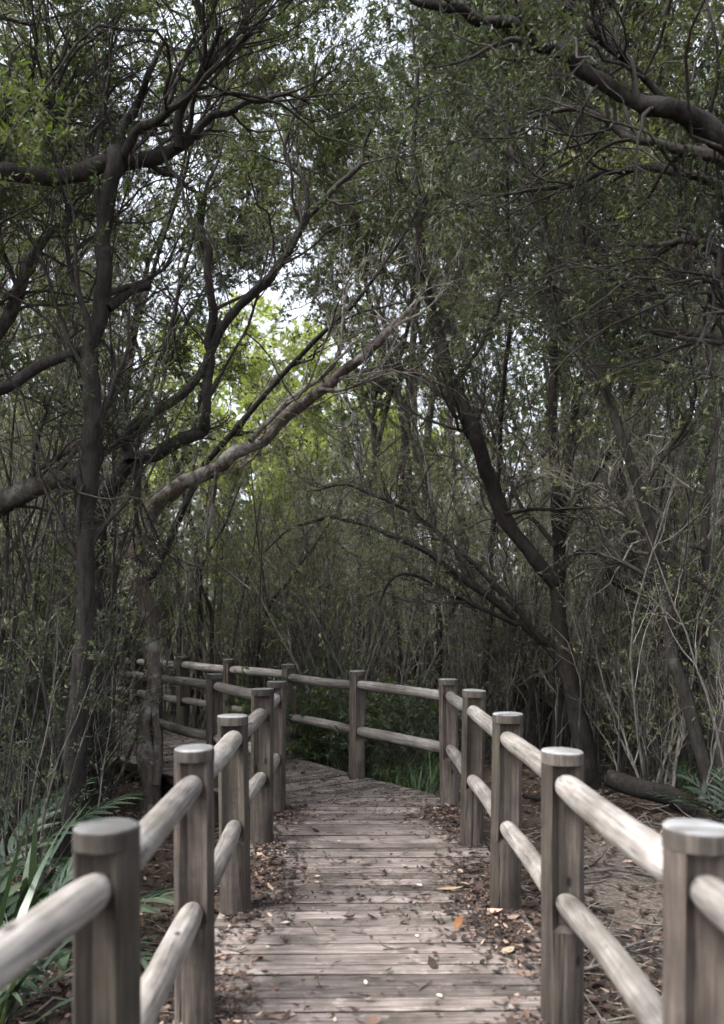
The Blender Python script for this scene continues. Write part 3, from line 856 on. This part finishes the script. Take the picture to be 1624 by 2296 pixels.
SAP = []
for k in range(7):
    h = [4.6, 5.2, 3.8, 4.4, 5.6, 3.4, 4.9][k]
    SAP.append((h, sapling_variant(100 + k, h, [7, 6, 8, 7, 6, 8, 7][k], [3, 4, 4, 3, 4, 5, 3][k], [M_LEAFT, M_LEAFT, M_LEAFT, M_LEAFG, M_LEAFT, M_LEAF, M_LEAFT][k], [M_TWIG, M_TWIG, M_TWIGD][k % 3], [.06, .16, .05, .26, .07, .2, .06][k])))
CAN = []
for k in range(6):
    h = [8.5, 9.5, 7.8, 10.0, 9.0, 8.2][k]
    CAN.append((h, canopy_variant(200 + k, h, [M_LEAF, M_LEAFD, M_LEAF, M_LEAFG, M_LEAFD, M_LEAF][k], [M_BARK, M_BARKD][k % 2], [M_TWIG, M_TWIGD][(k + 1) % 2])))
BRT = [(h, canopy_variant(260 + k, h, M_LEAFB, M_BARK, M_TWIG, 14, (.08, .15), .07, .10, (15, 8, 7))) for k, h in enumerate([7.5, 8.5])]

TALL = [(h, canopy_variant(240 + k, h, [M_LEAFD, M_LEAF, M_LEAF][k], [M_BARKD, M_BARK, M_BARKD][k], [M_TWIGD, M_TWIG, M_TWIGD][k], 17, (.04, .08), .075, .48, (18, 9, 7))) for k, h in enumerate([9.0, 9.6, 8.6])]
HIGH = [(h, canopy_variant(280 + 2 * k, h, [M_LEAF, M_LEAFD][k], M_BARKD, [M_TWIG, M_TWIGD][k], 17, (.045, .09), .055, .70, (28, 9, 7))) for k, h in enumerate([12.0, 11.5])]
g = np.random.default_rng(77)
placed = []


def ok_spot(x, y, gap):
    return all((x - a) ** 2 + (y - b) ** 2 > gap * gap for a, b in placed)


ORD = ['', 'second ', 'third ', 'fourth ', 'fifth ', 'sixth ', 'seventh ', 'eighth ', 'ninth ', 'tenth ', 'eleventh ', 'twelfth ', 'thirteenth ', 'fourteenth ', 'fifteenth ', 'sixteenth ', 'seventeenth ', 'eighteenth ', 'nineteenth ', 'twentieth '] + ['twenty-%s ' % q for q in 'first second third fourth fifth sixth seventh eighth ninth'.split()]
MARKS = [(60, 'left of the level limbed trunk'), (200, 'behind the level limbed trunk'), (345, 'left of the crooked pale tree'), (482, 'right of the crooked pale tree'), (650, 'left of the far corner post'), (800, 'right of the far corner post'),
         (1008, 'right of the middle far post'), (1140, 'right of the near corner post'), (1290, 'left of the forked trunk'), (1400, 'right of the forked trunk'), (1500, 'left of the nearest right post'), (1570, 'just above the nearest right post'), (9999, 'by the right edge')]


def name_rows(kind, rows, cat, group):
    """rows: (x, y, object); each gets a label from the landmark it stands by and its rank in depth"""
    by = {}
    for x, y, o in rows:
        bb = x / y * FPX + CX
        mk = next(m for lim, m in MARKS if bb < lim)
        by.setdefault(mk, []).append((y, o))
    for mk, l in by.items():
        l.sort(key=lambda t: t[0])
        for k, (y, o) in enumerate(l):
            tag(o, '%s seen %s, %snearest the camera there' % (kind, mk, ORD[min(k, 28)]), cat, group)


def clear_of_heroes(b, y):
    if 1000 < b < 1430 and y < 10.2: return False
    if 600 < b <= 1000 and y < 10.6: return False
    if 150 < b < 480 and y < 8.2: return False
    if 170 < b < 340 and y < 12.5: return False
    return True


cnt = 0; tries = 0; rows = []
while cnt < 150 and tries < 9000:
    tries += 1
    y = g.uniform(8.6, 14.6) if cnt < 126 else g.uniform(6.4, 10)
    b = g.uniform(-60, 1690); x = (b - CX) / FPX * y
    if cnt >= 126 and 150 < b < 1380: continue
    if b > 1300 and y < 8.4: continue
    dw = dist_walk(x, y)
    if dw < .55 or not clear_of_heroes(b, y): continue
    if 220 < b < 470 and y < 12.5 and dw < 1.2: continue
    if not ok_spot(x, y, .42): continue
    k = int(g.integers(len(SAP))); h, v = SAP[k]; sc_k = g.uniform(.7, 1.2)
    if h * sc_k > max_top(x, y): sc_k = max_top(x, y) / h
    if sc_k < .45: continue
    placed.append((x, y)); cnt += 1
    o = plant_copy('sapling', v, (x, y, float(floor_z(x, y))), g.uniform(0, TAU), sc_k, None, None, None, (g.normal(0, .06), g.normal(0, .06)))
    rows.append((x, y, o))
SAPD = [sapling_variant(120 + k, 4.0, 7, 7, M_LEAFD, M_TWIGD) for k in range(2)]
for b, y, sk, vi in ((30, 5.6, .62, 0), (105, 5.2, .5, 1), (90, 6.4, .75, 0), (10, 6.6, .8, 1), (195, 6.9, .5, 0), (150, 7.8, .8, 1), (60, 7.6, .9, 0)):
    x = (b - CX) / FPX * y
    rows.append((x, y, plant_copy('sapling', SAPD[vi], (x, y, float(floor_z(x, y))), b * .7, sk, None, None, None)))
name_rows('thin sapling', rows, 'sapling', 'thicket saplings')

cnt = 0; tries = 0; rows = []
while cnt < 44 and tries < 9000:
    tries += 1
    y = 10.4 + 20 * g.uniform(0, 1) ** 1.3
    b = g.uniform(-200, 1830); x = (b - CX) / FPX * y
    if 440 < b < 1020 and y > 13.5: continue
    if 180 < b <= 440 and y > 22: continue
    if dist_walk(x, y) < .9: continue
    if not ok_spot(x, y, .5): continue
    h, v = CAN[int(g.integers(len(CAN)))]; sc_k = g.uniform(.8, 1.2) * (1 + max(0, y - 14) * .022)
    mt = max_top(x, y)
    if h * sc_k > mt: sc_k = mt / h
    if sc_k < .5: continue
    placed.append((x, y)); cnt += 1
    o = plant_copy('forest_tree', v, (x, y, float(floor_z(x, y))), g.uniform(0, TAU), sc_k, None, None, None, (g.normal(0, .05), g.normal(0, .05)))
    rows.append((x, y, o))
for k, (b, y) in enumerate([(490, 18), (570, 18.5), (650, 18), (730, 18.6), (800, 17.5), (870, 18.2), (950, 17.5)]):
    h, v = CAN[(0, 3, 2, 5)[k % 4]]; x = (b - CX) / FPX * y
    rows.append((x, y, plant_copy('forest_tree', v, (x, y, float(floor_z(x, y))), k * 2.2, (CAM_Z + (HY - (945 if b < 790 else 760)) / FPX * y) / h, None, None, None)))
name_rows('slender forest tree', rows, 'tree', 'forest trees')

# sunlit trees at the back of the clearing
rows = []
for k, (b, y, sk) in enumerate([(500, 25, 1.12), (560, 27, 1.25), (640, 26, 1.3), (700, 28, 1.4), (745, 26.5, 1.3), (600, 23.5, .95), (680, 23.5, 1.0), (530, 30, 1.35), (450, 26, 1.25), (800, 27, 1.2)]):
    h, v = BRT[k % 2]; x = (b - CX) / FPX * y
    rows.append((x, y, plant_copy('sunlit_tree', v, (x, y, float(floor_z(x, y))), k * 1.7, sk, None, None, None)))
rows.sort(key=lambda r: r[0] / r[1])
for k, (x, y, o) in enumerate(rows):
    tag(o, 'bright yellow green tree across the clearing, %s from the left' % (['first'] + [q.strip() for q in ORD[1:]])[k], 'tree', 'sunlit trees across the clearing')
# crowns that roof the path from both sides
rows = []
for k, (x, y, sk, vi) in enumerate([(-3.4, 8.8, .82, 1), (-4.6, 6.6, .9, 3), (3.6, 8.2, .85, 4), (4.4, 5.8, .9, 1), (3.2, 11.4, .95, 0), (-4.2, 10.9, .95, 5), (.42, 12.2, .95, 1)]):
    h, v = CAN[vi]
    rows.append((x, y, plant_copy('roof_tree', v, (x, y, float(floor_z(x, y))), k * 2.1, sk, None, None, None)))
name_rows('leafy tree roofing the path', rows, 'tree', 'leafy trees roofing the path')
rows = []
for k, (x, y, sk, vi) in enumerate([(-2.5, 4.9, .74, 2), (-3.5, 3.7, 1.15, 1), (3.6, 4.1, 1.15, 0), (-3.7, 5.8, .86, 0), (-4.7, 8.0, 1.0, 1), (3.7, 6.6, .95, 2), (2.5, 10.2, 1.05, 0), (3.9, 9.0, 1.0, 1), (-5.2, 9.6, 1.0, 2), (4.7, 11.5, 1.15, 2), (.9, 13.4, 1.2, 0), (2.6, 13.8, 1.25, 1), (-4.2, 13.5, 1.25, 0), (5.6, 7.2, .95, 0), (-6.6, 12.0, 1.2, 1)]):  # two nearest crowns stand out of view, added to block sky light from above
    h, v = TALL[vi]
    rows.append((x, y, plant_copy('canopy_tree', v, (x, y, float(floor_z(x, y))), k * 2.4, sk, None, None, None)))
for k, (x, y, sk, vi) in enumerate([(-2.95, 12.6, 1.0, 0), (-.2, 12.8, 1.05, 1), (-3.4, 13.2, 1.0, 1), (.7, 11.6, .95, 0), (1.3, 10.5, .9, 1), (-3.9, 12.0, 1.0, 0)]):
    h, v = HIGH[vi]
    rows.append((x, y, plant_copy('canopy_tree', v, (x, y, float(floor_z(x, y))), k * 1.9 + .5, sk, None, None, None)))
for k, (b, y, sk, vi) in enumerate([(-60, 17, 1.8, 0), (110, 18.5, 1.8, 2), (900, 17.5, 1.75, 0), (1010, 19, 1.9, 2), (1130, 17, 1.8, 1), (1260, 18.5, 1.9, 0), (1600, 17.5, 1.8, 2), (1720, 19, 1.8, 1)]):
    h, v = TALL[vi]; x = (b - CX) / FPX * y
    rows.append((x, y, plant_copy('canopy_tree', v, (x, y, float(floor_z(x, y))), k * 1.3 + .9, sk, None, None, None)))
name_rows('slim high crowned tree', rows, 'tree', 'high crowned canopy trees')

# far wood: one mass beyond the trees that can be told apart
def far_wood():
    g = np.random.default_rng(5)
    n = 15000
    b = g.uniform(-500, 2150, n); y = g.uniform(36, 44, n)
    top = 15 + 3 * np.sin(b * .011) + 2 * np.sin(b * .031 + 1)
    lim = np.where((b > 440) & (b < 790), CAM_Z + (HY - 820) / FPX * y, 99)
    z = g.uniform(0, 1, n) * np.minimum(top, lim)
    P = np.stack([(b - CX) / FPX * y, y, z], 1)
    cl = norm(g.normal(size=(n, 3))); sd_ = norm(np.cross(cl, g.normal(size=(n, 3)))); L_ = g.uniform(.35, .75, n)[:, None]
    V = np.stack([P, P + cl * L_ * .5 + sd_ * L_ * .25, P + cl * L_, P + cl * L_ * .5 - sd_ * L_ * .25], 1).reshape(-1, 3)
    o = mk_obj('far_wood', mk_mesh('far_wood', V, np.arange(len(V)).reshape(-1, 4), M_LEAFG, False, np.repeat(g.uniform(0, 1, n), 4)))
    tag(o, 'distant wood closing the view behind the forest', 'wood', kind='stuff')


far_wood()


# ------------------------------------------------------------------ undergrowth
def blade_tuft(seed, n=80, L_=(.22, .52), wd=.012, mat=M_FERN, spread=.9):
    g = np.random.default_rng(seed); K = 6
    az = g.uniform(0, TAU, n); el = g.uniform(.7, 1.45, n); ln = g.uniform(*L_, n)
    d = np.stack([np.cos(az) * np.cos(el), np.sin(az) * np.cos(el), np.sin(el)], 1)
    p = np.stack([g.normal(0, .05, n), g.normal(0, .05, n), np.full(n, -.05)], 1); C = np.empty((n, K, 3))
    for k in range(K):
        C[:, k] = p; p = p + d * (ln / (K - 1))[:, None]; d = norm(d + np.array([0, 0, -.27]) * spread)
    side = norm(np.stack([-np.sin(az), np.cos(az), np.zeros(n)], 1)); wk = np.array([.6, 1, 1, .8, .5, .05]) * wd
    A_ = C + side[:, None] * wk[None, :, None]; B_ = C - side[:, None] * wk[None, :, None]
    V = np.stack([A_, B_], 2).reshape(-1, 3)
    i = np.arange(n)[:, None] * (K * 2); j = np.arange(K - 1)[None] * 2
    Q = np.stack([i + j, i + j + 1, i + j + 3, i + j + 2], -1).reshape(-1, 4)
    return mk_mesh('blades', V, Q, mat, True, np.repeat(g.uniform(0, 1, n), K * 2))


TUFT = [blade_tuft(31 + k, wd=[.006, .008, .007][k]) for k in range(3)]
g = np.random.default_rng(9)
c = 0; tries = 0; grass = {}
while c < 46 and tries < 3000:
    tries += 1
    if c < 30: y = g.uniform(7.6, 10.2); b = g.uniform(640, 1010)
    elif c < 34: y = g.uniform(8.3, 9.5); b = g.uniform(1440, 1640)
    else: y = g.uniform(9.8, 12); b = g.uniform(380, 640)
    x = (b - CX) / FPX * y
    if dist_walk(x, y) < .22: continue
    o = mk_obj('grass_clump', TUFT[c % 3], None, (x, y, float(floor_z(x, y)))); s = g.uniform(.8, 1.5); o.scale = (s, s, s * g.uniform(.8, 1.15)); o.rotation_euler = (0, 0, g.uniform(0, TAU))
    zn = 'behind the far railing' if c < 30 else ('at the right edge' if c < 34 else 'behind the bend')
    grass.setdefault(zn, []).append((x / y, o)); c += 1
for zn, l in grass.items():
    for k, (q, o) in enumerate(sorted(l, key=lambda t: t[0])):
        tag(o, 'clump of long green blades %s, %sleftmost' % (zn, (ORD + ['thirtieth '])[k]), 'grass', 'grass ' + zn)


LOW = [sapling_variant(140 + k, 1.0, 7, 8, [M_LEAFG, M_LEAFD][k], M_TWIGD, .3, (.05, .11), (.004, .008), 6, 3) for k in range(2)]
rows = []; tries = 0
while len(rows) < 16 and tries < 2000:
    tries += 1
    y = g.uniform(7.6, 10.6); b = g.uniform(640, 1010); x = (b - CX) / FPX * y
    if dist_walk(x, y) < .3: continue
    rows.append((x / y, plant_copy('low_shrub', LOW[len(rows) % 2], (x, y, float(floor_z(x, y))), g.uniform(0, TAU), g.uniform(.5, .85), None, None, None)))
for k, (q, o) in enumerate(sorted(rows, key=lambda t: t[0])):
    tag(o, 'low broad leaved shrub behind the far railing, %sleftmost' % ORD[k], 'shrub', 'low shrubs behind the far railing')


def leaflet_mesh(L_, wd, seed):
    g = np.random.default_rng(seed); K = 5
    t = np.linspace(0, 1, K); x = t * L_; z = -.25 * L_ * t ** 2; wv = wd * np.array([.35, 1, .95, .6, .04])
    V = []
    for k in range(K): V += [(x[k], wv[k] * .5, z[k] + wv[k] * .12), (x[k], 0, z[k]), (x[k], -wv[k] * .5, z[k] + wv[k] * .12)]
    Q = []
    for k in range(K - 1):
        for s in (0, 1): Q.append([k * 3 + s, k * 3 + s + 1, (k + 1) * 3 + s + 1, (k + 1) * 3 + s])
    return mk_mesh('leaflet', V, Q, M_STRAP, True, np.full(len(V), g.uniform(0.1, 1)))


LEAFLETS = [leaflet_mesh(1.0, .17, k) for k in range(5)]


def palm(loc, fronds, label, group=None, seed=0):
    g = np.random.default_rng(seed)
    root = empty('palm', loc); tag(root, label, 'palm', group)
    for (az, el, ln, wid) in fronds:
        K = 12; d = np.array([math.cos(az) * math.cos(el), math.sin(az) * math.cos(el), math.sin(el)]); p = np.array([0, 0, 0.0]); C = []
        for k in range(K):
            C.append(p.copy()); p = p + d * ln / (K - 1); d = norm(d + np.array([0, 0, -.085]) + g.normal(0, .012, 3))
        C = np.array(C); R = np.linspace(.008, .002, K) * max(ln, .6)
        V, Q = tubes(C[None], R[None], 5)
        fr = mk_obj('frond', mk_mesh('frond', V, Q, M_STRAP, True, np.full(len(V), .5)), root)
        npair = int(11 * ln / .9)
        for m in range(npair):
            t = .22 + .78 * (m + .5) / npair; u = t * (K - 1); i = min(int(u), K - 2); f = u - i
            pos = C[i] * (1 - f) + C[i + 1] * f; tan = norm(C[i + 1] - C[i])
            side = norm(np.cross(tan, [0, 0, 1.0])); upv = np.cross(side, tan)
            for sg in (1, -1):
                if g.uniform() < .06: continue
                a = math.radians(62 - 34 * t + g.normal(0, 4))
                xd = norm(tan * math.cos(a) + side * sg * math.sin(a) + upv * .12 + g.normal(0, .04, 3))
                zd = norm(upv - xd * np.dot(upv, xd)); yd = np.cross(zd, xd)
                o = mk_obj('leaflet', LEAFLETS[int(g.integers(5))], fr)
                L_ = wid * (math.sin(math.pi * (t * .82 + .12)) ** .7) * g.uniform(.88, 1.08)
                Mx = Matrix(((xd[0], yd[0], zd[0], pos[0]), (xd[1], yd[1], zd[1], pos[1]), (xd[2], yd[2], zd[2], pos[2]), (0, 0, 0, 1))) @ Matrix.Scale(L_, 4)
                o.matrix_local = Mx
    return root


def gp(x, Y):
    X = (x - CX) / FPX * Y
    return (X, Y, float(floor_z(X, Y)) - .03)


palm(gp(40, 4.3), [(.15, .75, 1.0, .30), (-.35, .6, .95, .30), (1.2, .9, 1.0, .28), (2.2, .8, .9, .28), (-1.2, .7, .8, .28), (3.6, .9, .9, .28), (.6, 1.2, .9, .25)], 'broad leaved palm fanning out behind the nearest left post', seed=1)
palm(gp(-40, 5.2), [(.2, .9, 1.2, .34), (-.5, .8, 1.0, .32), (1.0, 1.0, 1.1, .3), (-1.3, .7, .9, .3), (2.5, .9, 1.0, .3)], 'dark palm at the left edge behind the nearer palm', seed=2)
palm(gp(1640, 7.2), [(2.9, .8, .8, .24), (3.6, .9, .8, .24), (2.2, 1.0, .8, .24), (4.4, .7, .7, .22), (1.4, 1.1, .7, .2)], 'small fern like palm at the right edge behind the railing', seed=3)

STRAP = [blade_tuft(61 + k, 24, (.5, .9), .022, M_STRAP, .8) for k in range(2)]
for k, (x, Y) in enumerate([(-30, 3.7), (50, 4.7), (10, 6.2)]):
    o = mk_obj('strap_plant', STRAP[k % 2], None, gp(x, Y)); o.rotation_euler = (0, 0, k * 1.3); o.scale = (1.25, 1.25, 1.35)
    tag(o, 'dark strap leaved plant at lower left, %snearest' % ORD[sorted([3.7, 4.7, 6.2]).index(Y)], 'plant', 'strap leaved plants at lower left')

# fallen log behind the right railing
lg = limb([(1362, 1742, 44), (1420, 1764, 52), (1500, 1782, 54), (1570, 1818, 46)], 8.0, 7.6, n=14)
base = lg[0, :3].copy()
lroot = mk_obj('fallen_log', limb_mesh(lg, M_BARKD, 'fallen_log', 12, base), None, base); tag(lroot, 'dark fallen log lying beyond the right railing', 'log')


FB = ['beside the second right post', 'just right of the nearest right rail', 'near the sandy patch', 'before the fallen log', 'behind the third right post', 'by the right edge of the frame', 'across the sandy patch', 'at the foot of the forked tree']
for k, (x, y, a, L_, r) in enumerate([(1.25, 4.3, .5, 1.1, .013), (1.7, 4.0, 2.2, .9, .011), (1.5, 5.6, 1.0, 1.3, .014), (2.5, 7.0, 2.7, 1.6, .018), (1.2, 5.3, 2.9, .9, .010), (2.9, 5.4, .9, 1.3, .015), (2.1, 5.9, .25, 1.5, .013), (2.5, 8.3, .2, 1.8, .02)]):
    gg = np.random.default_rng(k + 70); t = np.linspace(-.5, .5, 9)
    X = x + t * L_ * math.cos(a) + np.cumsum(gg.normal(0, .018, 9)); Y_ = y + t * L_ * math.sin(a) + np.cumsum(gg.normal(0, .018, 9))
    q = np.stack([X, Y_, floor_z(X, Y_) + r + .012 + .05 * np.abs(np.sin(t * 3 + k)), r * np.linspace(1.1, .4, 9)], 1)
    PT, RT = spawn(q[None, :, :3], q[None, :, 3], 5, (.2, .6), 6, (.2, 1), (.4, .9), .02, .2, .7, g=gg)
    PT[..., 2] = np.maximum(PT[..., 2], floor_z(PT[..., 0], PT[..., 1]) + .01)
    V, Q = join([tubes(q[None, :, :3], q[None, :, 3], 7), tubes(PT, RT, 4)]); bs = q[0, :3]
    tag(mk_obj('fallen_branch', mk_mesh('fallen_branch', V - bs, Q, M_BARKD if k % 3 else M_TWIGM), None, bs), 'bare fallen branch on the ground ' + FB[k], 'branch', 'fallen branches right of the boardwalk')


# ------------------------------------------------------------------ litter
def litter(name, P, yaw, size, zoff, seed, mat=M_LITTER, parent=None):
    g = np.random.default_rng(seed); n = len(P)
    a = yaw; tl = g.normal(0, .25, (n, 2)); L_ = size
    d = norm(np.stack([np.cos(a), np.sin(a), tl[:, 0]], 1)); s_ = norm(np.stack([-np.sin(a), np.cos(a), tl[:, 1]], 1)); nz = np.cross(d, s_)
    wd = L_ * g.uniform(.14, .3, n); cu = g.uniform(-.1, .35, n) * L_
    def pt(u, v, h): return P + d * (u * L_)[:, None] + s_ * (v * wd)[:, None] + nz * (h * cu)[:, None]
    one = np.ones(n)
    V = np.stack([pt(-.5 * one, 0 * one, one * .6), pt(-.1 * one, one, .25 * one), pt(-.1 * one, -one, .25 * one), pt(.25 * one, .75 * one, .2 * one), pt(.25 * one, -.75 * one, .2 * one), pt(.5 * one, 0 * one, .7 * one)], 1).reshape(-1, 3)
    i = np.arange(n)[:, None] * 6
    Q = np.concatenate([i + np.array([[0, 2, 1, 1]])[:, :3].repeat(1, 0), i + np.array([[5, 3, 4]])], 0)
    Q4 = i + np.array([[1, 2, 4, 3]])
    me = bpy.data.meshes.new(name)
    F = Q.tolist() + Q4.tolist()
    me.from_pydata(V.tolist(), [], F)
    at = me.attributes.new('rnd', 'FLOAT', 'POINT'); at.data.foreach_set('value', np.repeat(g.uniform(0, 1, n) ** 1.5, 6).astype(np.float32))
    me.materials.append(mat)
    return mk_obj(name, me, parent)


g = np.random.default_rng(21)
# on the deck: thick along both edges, sparse in the middle, drifts near posts
pts = []
while len(pts) < 14000:
    y = g.uniform(2.7, 11.5)
    if y < 6.6:
        l, r = -.66 - .012 * y, .83 - .002 * y
        u = g.uniform()
        if u < .36: x = l + abs(g.normal(0, .15))
        elif u < .78: x = r - abs(g.normal(0, .17))
        else: x = g.uniform(l, r)
        if u > .78 and g.uniform() < .45: continue
        if not (l < x < r): continue
        if math.sin(y * 3.1 + x) + g.normal(0, .6) < -.3: continue
    else:
        x = g.uniform(-4, .8)
        if dist_walk(x, y) > -.02: continue
        if g.uniform() < .45: continue
    pts.append((x, y, .008 + abs(g.normal(0, .006))))
P = np.array(pts); n = len(P)
tag(litter('deck_litter', P, g.uniform(0, TAU, n), g.uniform(.010, .045, n) * np.where(g.uniform(size=n) < .10, 1.9, 1), 0, 4), 'brown leaf litter gathered along the boardwalk edges', 'leaf litter', kind='stuff')
# twig bits on the deck
n = 420
yy = g.uniform(2.8, 8, n); sd_ = g.uniform(size=n)
xx = np.where(sd_ < .42, -.68 + np.abs(g.normal(0, .16, n)), np.where(sd_ < .85, .8 - np.abs(g.normal(0, .2, n)), g.uniform(-.6, .75, n)))
a = g.uniform(0, TAU, n); L_ = g.uniform(.03, .13, n)
p0 = np.stack([xx, yy, np.full(n, .008)], 1); d = np.stack([np.cos(a), np.sin(a), np.zeros(n)], 1)
P3 = np.stack([p0, p0 + d * (L_ / 2)[:, None] + g.normal(0, .006, (n, 3)) * [1, 1, .5], p0 + d * L_[:, None]], 1)
inside = np.array([dist_walk(q[0], q[1]) < -.02 or True for q in p0])
V, Q = tubes(P3, np.full((n, 3), .0022), 4)
tag(mk_obj('deck_twigs', mk_mesh('deck_twigs', V, Q, M_TWIGD)), 'small fallen twigs scattered on the boardwalk', 'twigs', kind='stuff')
# forest floor litter
pts = []
while len(pts) < 24000:
    y = 2.2 + 11 * g.uniform() ** 1.4; b = g.uniform(-250, 1880); x = (b - CX) / FPX * y * 1.05
    if -.78 - .012 * y < x < .86 and y < 7: continue
    if abs(x - 2.05) < .45 and 4.9 < y < 6.7 and g.uniform() < .7: continue
    pts.append((x, y))
P = np.array(pts); n = len(P)
P = np.column_stack([P, floor_z(P[:, 0], P[:, 1]) + .012 + np.abs(g.normal(0, .012, n))])
tag(litter('ground_litter', P, g.uniform(0, TAU, n), g.uniform(.03, .09, n), 0, 5), 'fallen leaves covering the forest floor', 'leaf litter', kind='stuff')
n = 1500
yy = 2.5 + 9 * g.uniform(size=n) ** 1.3; xx = (g.uniform(-250, 1880, n) - CX) / FPX * yy
keep = ~((xx > -.8) & (xx < .88) & (yy < 7)); xx, yy = xx[keep], yy[keep]; n = len(xx)
a = g.uniform(0, TAU, n); L_ = g.uniform(.08, .5, n)
p0 = np.stack([xx, yy, floor_z(xx, yy) + .02], 1); d = np.stack([np.cos(a), np.sin(a), g.normal(0, .15, n)], 1)
P3 = np.stack([p0, p0 + d * (L_ / 3)[:, None] + g.normal(0, .02, (n, 3)), p0 + d * (L_ * .66)[:, None] + g.normal(0, .02, (n, 3)), p0 + d * L_[:, None]], 1)
V, Q = tubes(P3, np.repeat(g.uniform(.002, .006, n)[:, None], 4, 1), 4)
tag(mk_obj('ground_twigs', mk_mesh('ground_twigs', V, Q, M_TWIG)), 'fallen twigs strewn over the forest floor', 'twigs', kind='stuff')


# single fallen leaves that show on the deck
def one_leaf(loc, L_, wd, yaw, tilt, colr, label, group=None, curl=.3, roll=0):
    K = 7; t = np.linspace(-.5, .5, K); wv = wd * np.array([.1, .62, .95, 1, .8, .45, .02])
    V = []
    for k in range(K):
        z = curl * L_ * (t[k] ** 2) * 1.2
        V += [(t[k] * L_, wv[k] * .5, z + wv[k] * .22), (t[k] * L_, 0, z), (t[k] * L_, -wv[k] * .5, z + wv[k] * .22)]
    Q = [[k * 3 + s, k * 3 + s + 1, (k + 1) * 3 + s + 1, (k + 1) * 3 + s] for k in range(K - 1) for s in (0, 1)]
    key = 'fallen_leaf_%d' % int(colr[0] * 1000)
    m = bpy.data.materials.get(key)
    if not m:
        m = leaf_mat(key, [(0, tuple(.7 * v for v in colr)), (1, colr)], .2, .6, (1, .9, .7))
    o = mk_obj('fallen_leaf', mk_mesh('fallen_leaf', V, Q, m, True, np.random.default_rng(int(loc[0] * 999) % 77).uniform(.2, 1, len(V))), None, loc)
    o.rotation_euler = (roll, -tilt, yaw)
    tag(o, label, 'leaf', group)


def dp(x, y):
    Y = FPX * CAM_Z / (y - HY); return ((x - CX) / FPX * Y, Y, .012)


a = dp(1030, 2090); one_leaf((a[0], a[1], .05), .085, .045, .4, 1.1, (.26, .115, .045), 'orange brown leaf standing on edge on the deck near the third right post', roll=.5)
one_leaf(dp(1105, 2052), .12, .06, .3, .05, (.62, .42, .32), 'pinkish curled leaf at the foot of the third right post')
one_leaf(dp(1010, 2000), .15, .04, .15, .03, (.58, .40, .27), 'long tan leaf lying left of the third right post')
one_leaf(dp(1140, 2140), .10, .05, .9, .03, (.56, .44, .29), 'yellowish leaf by the deck edge before the second right post')
PL = ['left of the orange leaf', 'nearest the frame bottom towards the right', 'in mid deck level with the fourth posts', 'between the third posts at left', 'just beyond the long tan leaf', 'nearest the frame bottom in mid deck', 'at the foot of the third left post', 'between the second and third left posts', 'farthest up the straight deck', 'beside the third left post in the open']
for k, (x, y) in enumerate(((935, 2105), (985, 2240), (905, 1945), (712, 1970), (940, 1990), (820, 2210), (545, 2040), (600, 2130), (760, 1890), (640, 2075))):
    one_leaf(dp(x, y), random.uniform(.03, .055), random.uniform(.016, .026), random.uniform(0, 6), .05, (.66, .60, .50), 'small pale leaf on the deck ' + PL[k], 'pale leaves on the open deck')
